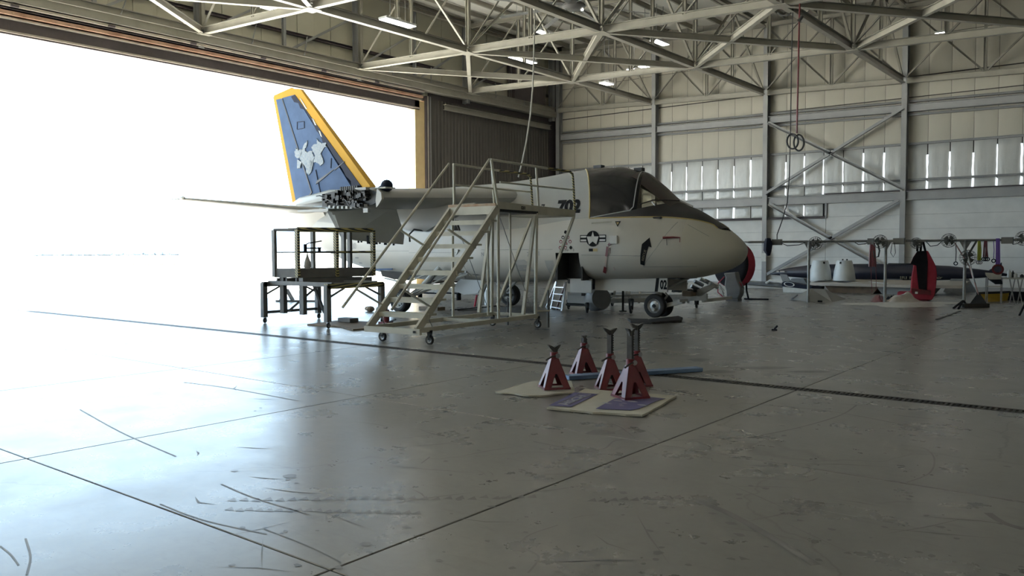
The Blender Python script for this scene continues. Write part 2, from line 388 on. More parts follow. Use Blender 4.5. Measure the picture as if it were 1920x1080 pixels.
for px, wd in (([(1310, 818), (1380, 822), (1480, 806), (1570, 781), (1606, 760)], .018), ([(1390, 756), (1560, 772), (1740, 806)], .02),
               ([(1700, 905), (1742, 888), (1752, 862), (1735, 842), (1690, 835)], .012), ([(1852, 962), (1880, 980), (1920, 993)], .05),
               ([(1305, 938), (1370, 965), (1450, 1010), (1530, 1060)], .06), ([(1675, 778), (1750, 786)], .03),
               ([(1046, 985), (990, 1005), (980, 1025), (1010, 1045), (990, 1075)], .012), ([(1000, 828), (1080, 843), (1130, 842), (1150, 828), (1168, 824)], .016),
               ([(790, 869), (806, 857)], .012), ([(150, 768), (230, 812), (330, 856)], .014), ([(345, 717), (430, 728), (560, 752)], .02),
               ([(415, 908), (480, 935), (580, 965)], .014), ([(300, 945), (380, 975), (500, 1002)], .012), ([(495, 992), (580, 1025), (640, 1055)], .01),
               ([(0, 1024), (20, 1040), (35, 1060)], .01), ([(48, 1010), (57, 1045), (50, 1078)], .012)):
    floor_mark(curve_px(px), wd).build('tyre_mark', m_mark, flo)
for (x, y, rx, ry) in ((1125, 811, 26, 5), (1233, 1037, 10, 4), (1240, 1027, 6, 2), (545, 893, 13, 4), (1387, 935, 6, 1.5), (1470, 817, 5, 1.5), (836, 865, 5, 1.5), (845, 891, 3, 1.5), (1737, 967, 6, 1.5), (1465, 957, 5, 1.5), (1555, 1013, 4, 1.5), (1298, 966, 4, 1.5), (1345, 697, 30, 3), (1430, 690, 60, 2.5), (1520, 697, 40, 2), (1310, 675, 20, 3)):
    pts = [PZ(x+rx*math.cos(t)*(1+.25*math.sin(3*t+x)), y+ry*math.sin(t)) for t in np.linspace(0, 2*PI, 14)[:-1]]
    MB().add([(p[0], p[1], .0016) for p in pts], [tuple(range(13))]).build('oil_spot', m_mark2, flo)

# ---- apron outside
ap = struct('apron'); MB().box(-900, -27.62, -500, 900, -.2, -.02).build('apron_surface', m_apron, ap)

# ---- back wall
wb = struct('wall_back')
def bulge(w_, h_, d=.022, nu=6, nv=6, wob=.008):
    random.seed(11)
    def fn(u, v):
        e = min(1, 4*u, 4*(1-u))*min(1, 5*v, 5*(1-v))
        return (-w_/2+w_*u, -d*e**.5-(random.random()*wob if 0 < u < 1 and 0 < v < 1 else 0), -h_/2+h_*v)
    return MB().grid(fn, nu, nv)
pan_c = bulge(.87, 1).mesh('insulation_panel', m_insul, True); pan_f = bulge(.85, 1, .028, 8, 8, .016).mesh('insulation_panel', m_foil, True)
MB().box(-28.2, 15.4, 38.98, 39.1, 0, 13.9).build('outer_skin', m_gap, wb)
# painted masonry base: blocks courses as one wall with shallow course joints
def blockwall(x0, x1, z1):
    mb = MB(); n = max(1, round(z1/.61)); h = z1/n
    for k in range(n): mb.box(x0, x1, 38.78, 38.97, k*h+.004, (k+1)*h-.004)
    return mb
for a, b_, z1 in ((-27.3, -21.1, 3.02), (-21.1, -15.1, 3.02), (-15.1, -12.3, 3.02), (-12.3, -8.97, 3.7), (-8.97, -2.9, 3.7), (-2.9, 3.15, 3.7), (3.15, 9.2, 3.7), (9.2, 15.2, 3.7)):
    blockwall(a+.01, b_-.01, z1).build('masonry_panel', m_block, wb)
dslit = []
for i in range(7):
    x0, x1 = XC[i], XC[i+1]; n = 7; pw = (x1-x0)/n
    rows = [(4.1, 4.54, pan_f), (4.58, 6.1, pan_f), (6.16, 7.6, pan_c), (7.62, 8.12, pan_c), (8.16, 9.0, pan_c), (9.05, 10.7, pan_c), (10.72, 13.1, pan_c)]
    for k in range(n):
        xc = x0+pw*(k+.5); lowfoil = xc < -12.3
        rr = ([(3.1, 3.7, pan_f)] if lowfoil else []) + rows
        for z0, z1, me in rr:
            place('insulation_panel', me, wb, (xc, 38.93, (z0+z1)/2), scale=(pw/.87*(.985 if me is pan_c else .975), 1, z1-z0))
        if k > 0 and i >= 1:
            xs_ = x0+pw*k
            if random.random() < .93:
                wd = random.uniform(.05, .10); zt_ = random.uniform(5.55, 6.0); zb_ = random.uniform(4.58, 4.66)
                pts = []; N_ = 6
                for j in range(N_+1): pts.append((xs_-wd/2*random.uniform(.5, 1.1), zb_+(zt_-zb_)*j/N_))
                for j in range(N_, -1, -1): pts.append((xs_+wd/2*random.uniform(.5, 1.1), zb_+(zt_-zb_)*j/N_))
                dslit.append(MB().prism([(a, 38.865, b_) for a, b_ in pts], (0, .03, 0)))
            for z0, z1 in ((4.12, 4.53), (3.14, 3.68)):
                if (z0 > 4 or lowfoil) and random.random() < .8:
                    wd = random.uniform(.05, .12); m1 = random.uniform(.0, .12)
                    dslit.append(MB().prism([(xs_-wd/2, 38.86, z0+m1), (xs_+wd*.4, 38.86, z0), (xs_+wd/2, 38.86, z1-m1), (xs_-wd*.3, 38.86, z1)], (0, .03, 0)))
for s_ in dslit: s_.build('daylight_slit', m_dgap, wb)
for i, x in enumerate(XC):
    top = za(x)+TD
    MB().ibeam((x, YB+.17, 0), (x, YB+.17, top), .22, .36, .022, up=(0, 1, 0)).build('column', m_colm, wb)
def girt(z0, z1, y0=38.62, y1=38.8, name='girt', mm=None, xa=None, xb=None, slope=0):
    for i in range(7):
        a, b_ = XC[i]+.13, XC[i+1]-.13
        if xa is not None: a = max(a, xa)
        if xb is not None: b_ = min(b_, xb)
        if b_-a < .3: continue
        zo = (lambda x: -slope*(x+20.9))
        h = z1-z0; mid = (z0+z1)/2
        MB().ibeam((a, (y0+y1)/2, mid+zo(a)), (b_, (y0+y1)/2, mid+zo(b_)), y1-y0, h, .02).build(name, mm or m_colm, wb)
girt(4.54, 4.62, 38.72, 38.9); girt(6.08, 6.17, 38.7, 38.9)
girt(3.7, 4.08, 38.5, 38.75, 'channel_beam'); girt(7.7, 8.02, 38.5, 38.75, 'channel_beam', slope=.018); girt(7.55, 7.63, 38.66, 38.9, slope=.018)
girt(8.12, 8.2, 38.66, 38.9, slope=.018)
girt(3.02, 3.12, 38.55, 38.9, 'ledge', m_headr, xb=-12.3); girt(4.08, 4.14, 38.5, 38.9, 'ledge', m_headr, xa=-12.3)
MB().box(-12.33, -12.25, 38.7, 38.97, 3.02, 3.75).build('panel_edge', m_colm, wb)
# X-braces of the braced bay
for p, q in (((-15.0, 7.55), (-8.95, 4.1)), ((-15.0, 4.2), (-8.95, 7.6)), ((-14.9, 3.7), (-9.1, .35)), ((-14.9, .35), (-9.1, 3.65))):
    MB().angle((p[0], 38.5, p[1]), (q[0], 38.5, q[1]), .15, .02).build('cross_brace', m_colm, wb)
# wall plate and box on the column
MB().box(-15.2, -14.98, 38.42, 38.5, 1.02, 1.42).build('notice_sheet', m_foam, wb)

# ---- door wall (left)
wl = struct('wall_left')
MB().box(-27.95, -27.85, -13, 39.0, 9.0, 13.9).build('outer_skin', m_gap, wl)
for r, (z0, z1) in enumerate(((9.38, 10.32), (10.36, 13.5))):
    k = 0; y = -12.9
    while y < 38.4:
        MB().box(-27.84, -27.76-.02*(k % 2), y+.008, y+.84, z0, z1).build('cladding_panel', m_clad, wl); y += .85; k += 1
for z in (10.33, 11.8): MB().ibeam((-27.68, -12.9, z), (-27.68, 38.3, z), .16, .12, .015).build('girt', m_headr, wl)
segs = np.linspace(-13, 27.9, 8)
def along(x0, x1, z0, z1, name, m, ya=-13, yb=27.9, n=7):
    s_ = np.linspace(ya, yb, n+1)
    for a, b_ in zip(s_[:-1], s_[1:]): MB().box(x0, x1, a+.004, b_-.004, z0, z1).build(name, m, wl)
along(-27.85, -27.62, 8.2, 8.68, 'header_fascia', m_headr); along(-27.9, -27.72, 8.68, 9.42, 'header_infill', m_clad, -13, 38.9)
along(-27.62, -27.56, 8.25, 8.31, 'header_lip', m_trackp)
along(-27.62, -27.46, 8.64, 8.69, 'door_track', m_trackp); along(-27.6, -27.36, 8.74, 8.85, 'door_track', m_track)
along(-27.6, -27.34, 8.90, 8.925, 'door_track', m_headr); along(-27.6, -27.26, 8.97, 9.05, 'door_track', m_trackp)
along(-27.75, -27.2, 9.09, 9.38, 'header_beam', m_steel, -13, 38.4, 9)
for y in np.arange(-10, 27, 2.9): MB().box(-27.3, -27.22, y, y+.22, 8.96, 9.03).build('track_splice', m_headr, wl)
for y in YG: MB().ibeam((-27.45, y, 8.9), (-27.45, y, za(-27.3)+TD), .22, .3, .02, up=(1, 0, 0)).build('column', m_colm, wl)
for a, b_ in zip(YG[:-1], YG[1:]):
    m_ = (a+b_)/2
    MB().angle((-27.5, m_, 9.4), (-27.5, a, 11.6), .09).build('knee_brace', m_colm, wl); MB().angle((-27.5, m_, 11.6), (-27.5, b_, 9.4), .09).build('knee_brace', m_colm, wl)
    MB().ibeam((-27.5, m_, 9.4), (-27.5, m_, 12.9), .12, .14, .014, up=(1,0,0)).build('stud', m_colm, wl)
    for yy in (m_+1.2, m_-1.2): MB().angle((-27.55, yy, 10.3), (-27.1, yy-.5, 9.4), .05).build('strut', m_colm, wl)
# dark louvre box near the corner
MB().box(-27.7, -27.2, 34.6, 37.4, 9.45, 11.6).build('duct_box', m_headr, wl)

# ---- sliding door leaf parked against the corner
dr = struct('door_1')
co = MB(); n = 12; wv = .96
prof = []
for k in range(4):
    x = k*.24; prof += [(x, 0), (x+.08, 0), (x+.11, .035), (x+.21, .035)]
prof.append((wv, 0))
co.grid(lambda u, v: (prof[min(int(round(u*(len(prof)-1))), len(prof)-1)][1], prof[int(round(u*(len(prof)-1)))][0], 8.75*v), len(prof)-1, 1)
cm = co.mesh('corrugated_sheet', m_leaf)
for k in range(10): place('corrugated_sheet', cm, dr, (-27.62, 28.6+.962*k, .06))
MB().box(-27.9, -27.66, 28.55, 38.95, .0, 9.2).build('leaf_frame', m_headr, dr)
MB().ibeam((-27.42, 29.4, 8.52), (-27.42, 38.1, 8.52), .2, .26, .02).build('guide_beam', m_steel, dr)
MB().box(-28.1, -27.62, 27.6, 28.22, 0, 8.62).build('end_post', m_yjamb, dr)
for y, mm in ((28.24, m_headr), (28.34, m_trackp), (28.43, m_headr), (28.5, m_colm)): MB().box(-27.8, -27.52, y, y+.07, 0, 8.9).build('end_rail', mm, dr)
for y in (27.62, 28.2): MB().box(-28.1, -27.6, y-.012, y+.012, 8.62, 8.68).build('end_cap', m_track, dr)

# ---- the two walls behind the camera and to its right
wr = struct('wall_right'); wf = struct('wall_front')
for k in range(28): MB().box(15.25, 15.35, -12.9+1.85*k, -12.9+1.85*k+1.83, 0, 13).build('cladding_panel', m_insul, wr)
for k in range(23): MB().box(-27.5+1.86*k, -27.5+1.86*k+1.84, -13.1, -13.0, 0, 13.6).build('cladding_panel', m_insul, wf)

# ---- ceiling: blanket panels, purlins, trusses
ce = struct('ceiling'); th = math.atan(SL)
blk = MB().grid(lambda u, v: (-.75+1.5*u, -3.6+7.2*v, -.10*math.sin(PI*u)**.6-.02*math.sin(9*v)), 6, 6).mesh('roof_blanket', m_deck, True)
pur = MB().ibeam((0, -3.65, 0), (0, 3.65, 0), .09, .22, .012).mesh('purlin', m_steel)
for j in range(7):
    yc = (YG[j]+YG[j+1])/2
    for i in range(29):
        x = -26.9+1.5*i; z = za(x)+TD+.28
        place('roof_blanket', blk, ce, (x, yc, z+.16), (0, th, 0), (1, (YG[j]-YG[j+1])/7.2, 1))
        place('purlin', pur, ce, (x-.75, yc, z), (0, th, 0), (1, (YG[j]-YG[j+1])/7.3, 1))
MB().add([(-28, -13.2, za(-28)+TD+.55), (15.6, -13.2, za(15.6)+TD+.55), (15.6, 39.2, za(15.6)+TD+.55), (-28, 39.2, za(-28)+TD+.55)], [(0,1,2,3)]).build('roof_sheet', m_gap, ce)
def P3(x, y, t=0): return (x, y, za(x)+t)
for j, y in enumerate(YG[:6]):
    for i in range(6 if j else 7):
        a, b_ = XC[i], XC[i+1]; mid = (a+b_)/2
        if j == 0: y_ = 38.45
        else: y_ = y
        MB().ibeam(P3(a+.1, y_, .13), P3(b_-.1, y_, .13), .19, .25, .02).build('bottom_chord', m_steel, ce)
        MB().ibeam(P3(a, y_, TD), P3(b_, y_, TD), .17, .2, .02).build('top_chord', m_steel, ce)
        MB().ibeam(P3(mid, y_, .2), P3(mid, y_, TD-.1), .10, .12, .012, up=(1,0,0)).build('truss_post', m_steel, ce)
        if j: MB().ibeam(P3(a, y_, .2), P3(a, y_, TD-.1), .13, .15, .014, up=(1,0,0)).build('truss_post', m_steel, ce)
        for p, q in ((a, mid), (mid, b_)):
            MB().angle(P3(p+.12, y_, .25), P3(q-.05, y_, TD-.12), .085, .012).build('truss_diagonal', m_steel, ce)
            if j == 0: MB().angle(P3(p+.05, y_-.1, TD-.12), P3(q-.1, y_-.1, .25), .08, .012).build('truss_diagonal', m_steel, ce)
for i, x in enumerate(XC[:7]):
    for j in range(5):
        a, b_ = YG[j], YG[j+1]; mid = (a+b_)/2
        MB().ibeam(P3(x, a-.1, .13), P3(x, b_+.1, .13), .19, .25, .02).build('cross_chord', m_steel, ce)
        MB().ibeam(P3(x, a, TD), P3(x, b_, TD), .15, .18, .02).build('top_chord', m_steel, ce)
        if i:
            MB().ibeam(P3(x, mid, .2), P3(x, mid, TD-.1), .10, .12, .012, up=(1,0,0)).build('truss_post', m_steel, ce)
            MB().angle(P3(x, a-.1, .25), P3(x, mid+.05, TD-.12), .08, .012).build('truss_diagonal', m_steel, ce)
            MB().angle(P3(x, b_+.1, .25), P3(x, mid-.05, TD-.12), .08, .012).build('truss_diagonal', m_steel, ce)
for j in (1, 3):
    for i in range(6):
        a, b_, c, d = XC[i]+.2, XC[i+1]-.2, YG[j]-.2, YG[j+1]+.2
        MB().ibeam(P3(a, c, .12), P3(b_, d, .12), .16, .22, .018).build('horizontal_brace', m_steel, ce)
        MB().ibeam(P3(a, d, .10), P3(b_, c, .10), .16, .22, .018).build('horizontal_brace', m_steel, ce)
for i in range(7):
    for j in range(1, 5): MB().box(XC[i]-.24, XC[i]+.24, YG[j]-.24, YG[j]+.24, za(XC[i])-.02, za(XC[i])+.0).build('gusset_plate', m_steel, ce)

# ================================================================== THE AIRCRAFT (nose to the right, heading along +X)
NX, NY = -9.1, 16.9
ac = thing('jet_aircraft', 'white and grey jet with blue and yellow tail fin, outer wings removed, parked nose right', 'aircraft', (NX, NY, 0))
def L(x, y, z): return (NX+x, NY+y, z)
def pchip(tab):
    X = np.array([t[0] for t in tab], float); Y = np.array([t[1] for t in tab], float); h = np.diff(X); d = np.diff(Y)/h
    m = np.zeros(len(X)); m[0] = d[0]; m[-1] = d[-1]
    for i in range(1, len(X)-1):
        if d[i-1]*d[i] > 0: m[i] = 3*(h[i-1]+h[i])/((2*h[i]+h[i-1])/d[i-1]+(h[i]+2*h[i-1])/d[i])
    def f(x):
        x = min(max(x, X[0]), X[-1]); i = min(max(int(np.searchsorted(X, x))-1, 0), len(h)-1); t = (x-X[i])/h[i]
        return float((1+2*t)*(1-t)**2*Y[i]+t*(1-t)**2*h[i]*m[i]+t*t*(3-2*t)*Y[i+1]+t*t*(t-1)*h[i]*m[i+1])
    return f
ST = [(-13.95,2.62,2.92,.05,2.78), (-13.4,2.38,3.02,.22,2.7), (-12.5,1.95,3.12,.44,2.5), (-11.3,1.48,3.22,.68,2.3), (-10.0,1.13,3.28,.88,2.1), (-9.1,.97,3.30,.98,1.95),
      (-7.3,.80,3.32,1.09,1.8), (-6,.77,3.34,1.12,1.75), (-4.5,.78,3.36,1.12,1.75), (-3.3,.82,3.42,1.12,1.75), (-2.1,.87,3.53,1.11,1.75), (-1.55,.89,3.57,1.11,1.75),
      (-1,.90,3.55,1.10,1.75), (-.42,.91,3.40,1.09,1.73), (0,.92,3.10,1.06,1.72), (.3,.93,2.83,1.01,1.70), (.55,.945,2.65,.97,1.69), (.9,.97,2.50,.90,1.67), (1.4,1.045,2.28,.765,1.63),
      (1.8,1.13,2.08,.615,1.60), (2.1,1.23,1.90,.455,1.585), (2.25,1.31,1.80,.34,1.58), (2.34,1.39,1.72,.23,1.58), (2.39,1.48,1.65,.13,1.575), (2.41,1.57,1.58,.01,1.575)]
ST = [((s[0] if s[0] <= .9 else .9+(s[0]-.9)*.78),)+s[1:] for s in ST]; XT = ST[-1][0]
fzb, fzt, fw, fzc = (pchip([(s[0], s[k]) for s in ST]) for k in (1, 2, 3, 4))
fnu = pchip([(-14, 2.0), (-9, 2.3), (-5, 2.6), (-3, 2.4), (-1, 2.25), (.3, 2.2), (1.2, 2.1), (2.41, 2.0)])
fnl = pchip([(-14, 2.0), (-9, 2.4), (-6, 3.2), (-1, 3.0), (.5, 2.6), (1.3, 2.3), (2.41, 2.0)])
def fpt(x, th):
    c, s = math.cos(th), math.sin(th); zc = fzc(x)
    n = fnu(x) if s >= 0 else fnl(x); H = (fzt(x)-zc) if s >= 0 else (zc-fzb(x))
    return (x, fw(x)*max(c, 0)**(2/n), zc+H*(1 if s >= 0 else -1)*abs(s)**(2/n))
def fth(x, z):
    zc = fzc(x)
    if z >= zc: return math.asin(min(1, max(0, (z-zc)/max(fzt(x)-zc, 1e-4)))**(fnu(x)/2))
    return -math.asin(min(1, max(0, (zc-z)/max(zc-fzb(x), 1e-4)))**(fnl(x)/2))
def fy(x, z): return fpt(x, fth(x, z))[1]
sill_ = pchip([(-14, 2.62), (-12, 2.55), (-9, 2.30), (-6, 2.08), (-3.5, 2.12), (-1.2, 2.33), (.3, 2.325), (1.0, 2.27), (1.42, 2.16), (1.62, 2.03), (2.41, 1.9)])
def sill(x): return min(sill_(x), fzt(x))
def patch(fx, lo, hi, nu, nv, off=0.0, sides=(-1, 1)):
    """both flanks of the skin between two height curves; fx(u, t) gives the station"""
    mb = MB()
    for sd in sides:
        def fn(u, t):
            x = fx(u, t); a, b_ = lo(x), hi(x); p = fpt(x, a+(b_-a)*t); q = p
            y = p[1]+off; return L(p[0], sd*(y), p[2]+off*max(0, math.sin(a+(b_-a)*t)))
        mb.grid(fn, nu, nv)
    return mb
TOP = lambda x: PI/2
BOT = lambda x: -PI/2
# lower hull (hatch opening cut out), upper hull, radome
hull = patch(lambda u, t: -13.95+(1.0+13.95)*u, BOT, lambda x: fth(x, sill(x)), 110, 20)
ho = bpy.data.objects.new('fuselage_hull', hull.mesh('fuselage_hull', m_white, False, ORG[ac.name], True)); COL.objects.link(ho); ho.parent = ac; ORG[ho.name] = ORG[ac.name]
b = bmesh.new(); b.from_mesh(ho.data)
for co_, no_ in (((-2.12, 0, 0), (1, 0, 0)), ((-1.47, 0, 0), (1, 0, 0)), ((0, 0, 1.54), (0, 0, 1)), ((0, 0, .93), (0, 0, 1))):
    bmesh.ops.bisect_plane(b, geom=b.verts[:]+b.edges[:]+b.faces[:], plane_co=co_, plane_no=no_)
kill = [f for f in b.faces if -2.12 < f.calc_center_median().x < -1.47 and .93 < f.calc_center_median().z < 1.54 and f.calc_center_median().y < -.3]
bmesh.ops.delete(b, geom=kill, context='FACES'); b.to_mesh(ho.data); b.free()
ho.data.polygons.foreach_set('use_smooth', [True]*len(ho.data.polygons))
def xrear(t): return -1.19-.80*t**1.7
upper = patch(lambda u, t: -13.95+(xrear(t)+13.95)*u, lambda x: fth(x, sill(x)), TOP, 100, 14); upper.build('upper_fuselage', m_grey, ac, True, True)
patch(lambda u, t: 1.0+(XT-1.0)*u, BOT, lambda x: fth(x, sill(x)), 34, 22).build('radome', m_radome, ac, True, True)
def xframe(t): return -.13-.30*t**1.6
def canlow(x): return 2.335+(x+1.2)*.135 if x < -.12 else 2.48+.17*min(1, (x+.12)/.67)
patch(lambda u, t: xrear(t)+(xframe(t)-xrear(t))*u, lambda x: fth(x, canlow(x)), TOP, 26, 20, sides=(-1,)).build('side_canopy', m_canopy, ac, True, True)
patch(lambda u, t: xrear(t)+(xframe(t)-xrear(t))*u, lambda x: fth(x, canlow(x)), TOP, 26, 20, sides=(1,)).build('side_window', m_glass, ac, True, True)
patch(lambda u, t: xframe(t)+(.55-xframe(t))*u, lambda x: fth(x, canlow(x)), TOP, 18, 18).build('windshield', m_glass, ac, True, True)
patch(lambda u, t: -1.19+(1.62+1.19)*u, lambda x: fth(x, sill(x)), lambda x: fth(x, canlow(x)) if x < .55 else PI/2, 60, 8, .003).build('antiglare_panel', m_black, ac, True, True)
# dark frame bands of the windshield: front post band, arch band
patch(lambda u, t: xframe(t)+.075*u, lambda x: fth(x, canlow(x)), TOP, 3, 18, .006).build('windshield_arch', m_canopy, ac, True, True)
m_brow = mat('frame_brown', (.045, .035, .032), .4)
mb = MB()
for sd in (-1, 1):
    mb.grid(lambda u, t: (lambda x, p: L(x, sd*(p[1]+.005), p[2]+.005))(*(lambda x: (x, fpt(x, PI/2-.50*(1-t)*(1 if x > -.2 else .9))))(-.42+.97*u)), 16, 5)
mb.build('windshield_post', m_brow, ac, True, True)
# silver seal along canopy sill and arch
for sd in (-1, 1):
    pts = [L(x, sd*(fy(x, canlow(x))+.006), canlow(x)) for x in np.linspace(-1.17, -.2, 10)]
    for t in np.linspace(.05, .97, 14):
        x = xframe(t); lo = fth(x, canlow(x)); p = fpt(x, lo+(PI/2-lo)*t); pts.append(L(x, sd*(p[1]+.006), p[2]+.006))
    MB().path(pts, .014, 6).build('canopy_seal', m_seal, ac, True)
    pts = []
    for t in np.linspace(0, 1, 16):
        x = xrear(t)-.012; lo = fth(x, sill(x)); p = fpt(x, lo+(PI/2-lo)*t); pts.append(L(x, sd*(p[1]+.002), p[2]+.002))
    MB().path(pts, .018, 6).build('yellow_edge', m_ystripe, ac, True)
    MB().path([L(x, sd*(fy(x, sill(x)-.006)+.0), sill(x)-.006) for x in np.linspace(-1.2, 1.56, 30)], .016, 6).build('yellow_edge', m_ystripe, ac, True)
# cockpit inside: floor deck, glareshield, two seats
MB().box(NX-1.7, NX+.5, NY-.88, NY+.88, 2.28, 2.32).build('cockpit_deck', m_dark, ac)
MB().lathe([(.0, .0), (.62, 0), (.58, .22), (.0, .26)], L(.02, 0, 2.32), n=16).build('glareshield', m_dark, ac)
for s in (-.42, .42):
    mb = MB(); mb.box(NX-.95, NX-.8, NY+s-.22, NY+s+.22, 2.32, 3.1); mb.box(NX-.92, NX-.78, NY+s-.13, NY+s+.13, 3.1, 3.32); mb.box(NX-.8, NX-.4, NY+s-.22, NY+s+.22, 2.32, 2.5); mb.build('ejection_seat', m_vent, ac, bev=.02)
MB().box(NX-1.75, NX-1.7, NY-.62, NY+.62, 2.3, 3.0).build('cockpit_bulkhead', m_dark, ac)
# canopy fittings, wipers
MB().box(NX-1.72, NX-1.5, NY-.1, NY+.06, 3.55, 3.63).build('canopy_latch', m_black, ac); MB().box(NX-.62, NX-.42, NY-.08, NY+.08, 3.42, 3.50).build('arch_fitting', m_black, ac)
wp = MB(); wp.path([L(.02, -.93, 2.60), L(.22, -.72, 2.69), L(.42, -.42, 2.70), L(.60, -.1, 2.69)], .014); wp.build('wiper', m_black, ac)
MB().bar(L(.25, -.80, 2.655), L(.33, -.80, 2.57), .035, .02).build('wiper_arm', m_metal, ac); MB().bar(L(.58, -.12, 2.70), L(.86, -.05, 2.56), .05, .03).build('wiper_arm', m_metal, ac)
# hatch well
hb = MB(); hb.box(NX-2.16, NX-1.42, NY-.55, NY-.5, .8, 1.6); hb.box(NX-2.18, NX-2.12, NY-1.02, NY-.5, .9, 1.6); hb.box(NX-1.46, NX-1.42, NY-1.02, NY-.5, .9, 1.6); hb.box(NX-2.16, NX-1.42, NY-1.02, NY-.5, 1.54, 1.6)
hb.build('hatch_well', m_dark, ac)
MB().box(NX-1.98, NX-1.74, NY-.58, NY-.56, .95, 1.5).build('well_panel', m_mach, ac)
# --- wing stubs
def airfoil(le, te, zc, tk, y, cut=1.0, n=14):
    c = le-te; up, dn = [], []
    for k in range(n+1):
        t = .5*(1-math.cos(PI*k/n))*cut; th_ = tk*(1.4845*t**.5-.63*t-1.758*t*t+1.4215*t**3-.5075*t**4)
        up.append((le-c*t, y, zc+th_*1.02)); dn.append((le-c*t, y, zc-th_*.88))
    return up+dn[::-1][:-1]
def loft(secs, name, m, caps=True):
    mb = MB(); n = len(secs[0]); vs = [L(*p) for s in secs for p in s]; fs = []
    for k in range(len(secs)-1): fs += [(k*n+i, k*n+(i+1) % n, (k+1)*n+(i+1) % n, (k+1)*n+i) for i in range(n)]
    if caps: fs += [tuple(range(n))[::-1], tuple(range((len(secs)-1)*n, len(secs)*n))]
    mb.add(vs, fs); return mb.build(name, m, ac, True, False)
for sd in (-1, 1):
    loft([airfoil(-3.3, -7.6, 2.90, .60, sd*.7, .72), airfoil(-3.62, -7.6, 2.88, .56, sd*1.2, .72), airfoil(-4.5, -7.5, 2.78, .47, sd*4.4, .66)], 'wing_stub', m_grey)
    loft([[(-6.4, sd*1.1, 3.05), (-7.6, sd*1.1, 2.86), (-7.6, sd*1.1, 2.83), (-6.4, sd*1.1, 2.95)], [(-6.3, sd*4.4, 2.90), (-7.5, sd*4.4, 2.74), (-7.5, sd*4.4, 2.71), (-6.3, sd*4.4, 2.80)]], 'trailing_shroud', m_white)
    loft([[(-6.4, sd*1.1, 2.70), (-7.3, sd*1.1, 2.66), (-7.3, sd*1.1, 2.62), (-6.4, sd*1.1, 2.62)], [(-6.3, sd*4.4, 2.60), (-7.45, sd*4.4, 2.60), (-7.45, sd*4.4, 2.56), (-6.3, sd*4.4, 2.54)]], 'lower_shroud', m_white)
    # engine pylon without its engine
    py = sd*2.55
    loft([[(-3.3, py-.02, 2.70), (-3.3, py+.02, 2.70), (-6.6, py+.03, 2.62), (-6.6, py-.03, 2.62)], [(-3.7, py-.12, 2.52), (-3.7, py+.12, 2.52), (-6.6, py+.09, 2.5), (-6.6, py-.09, 2.5)],
          [(-4.5, py-.12, 2.2), (-4.5, py+.12, 2.2), (-6.1, py+.09, 2.3), (-6.1, py-.09, 2.3)], [(-4.9, py-.07, 2.06), (-4.9, py+.07, 2.06), (-5.5, py+.06, 2.1), (-5.5, py-.06, 2.1)]], 'engine_pylon', m_grey)
# fold joint of the near wing: rib, clutter of lugs, hydraulic lines
sd = -1; af = airfoil(-4.5, -7.5, 2.78, .47, -4.41, .66)
rb = MB(); vs = [L(*p) for p in af]; rb.prism([L(p[0], -4.43, p[2]) for p in af], (0, .03, 0)); rb.build('fold_rib', m_mach, ac)
def inaf(x): 
    t = (-4.5-x)/3.0; th_ = .47*(1.4845*t**.5-.63*t-1.758*t*t+1.4215*t**3-.5075*t**4); return 2.78-th_*.88, 2.78+th_*1.02
lug = MB(); pipe = MB(); brt = MB()
random.seed(5)
for k in range(70):
    x = random.uniform(-6.35, -4.75); a, b_ = inaf(x); z = random.uniform(a+.03, b_-.03); s = random.uniform(.02, .07)
    kind = random.random(); y = -4.43-random.uniform(.0, .14)
    if kind < .45: lug.box(NX+x-s, NX+x+s, NY+y-.03, NY-4.42, z-s*.7, z+s*.7)
    elif kind < .7: lug.tube(L(x, -4.42, z), L(x, y-.05, z), s*.7, 8)
    else: pipe.path([L(x, -4.42, z), L(x+random.uniform(-.1,.1), y-.04, z+random.uniform(-.06,.06)), L(x+random.uniform(-.35,.35), y-.05, min(max(z+random.uniform(-.12,.12), a+.02), b_))], .012, 5)
for x in np.linspace(-6.15, -4.95, 9):
    a, b_ = inaf(x); 
    MB().box(NX+x-.02, NX+x+.05, NY-4.5, NY-4.42, a-.01, a+.05).build('rib_clip', m_gear, ac)
for k in range(5): lug.tube(L(-5.5+.08*k, -4.46, 2.68), L(-5.5+.08*k, -4.46, 3.0), .018, 6)
lug.torus(L(-4.95, -4.5, 2.86), (0,1,0), .05, .018, 12, 6)
for x in np.linspace(-5.75, -5.2, 9): lug.box(NX+x, NX+x+.045, NY-4.5, NY-4.36, 2.98, 3.07)
lug.build('hinge_lugs', m_mach, ac); pipe.build('hydraulic_lines', m_iron, ac, True)
MB().prism([L(-4.55, -4.46, 2.98), L(-4.42, -4.46, 2.88), L(-4.40, -4.46, 2.74), L(-4.5, -4.46, 2.62), L(-4.58, -4.46, 2.56), L(-4.6, -4.46, 2.72)], (0, .06, 0)).build('leading_edge_cap', m_white, ac)
MB().box(NX-5.2, NX-4.85, NY-4.52, NY-4.40, 2.96, 3.02).build('upper_lock_cover', m_white, ac)
MB().box(NX-5.0, NX-4.85, NY-4.47, NY-4.38, 2.46, 2.56).build('lower_fitting', m_gear, ac)
dm = MB(); dm.sphere(L(-4.62, -4.1, 3.06), .14, 14, 1, 1, 1); dm.prism([L(-4.75, -4.12, 3.02), L(-5.0, -4.12, 3.0), L(-4.75, -4.12, 3.1)], (0, .04, 0)); dm.build('navy_dome', m_fnavy, ac, True)  # tip of something behind the wing, built as a dome on top
MB().box(NX-4.95, NX-4.45, NY-4.3, NY-4.0, 2.99, 3.02).build('dome_plate', m_foam, ac)
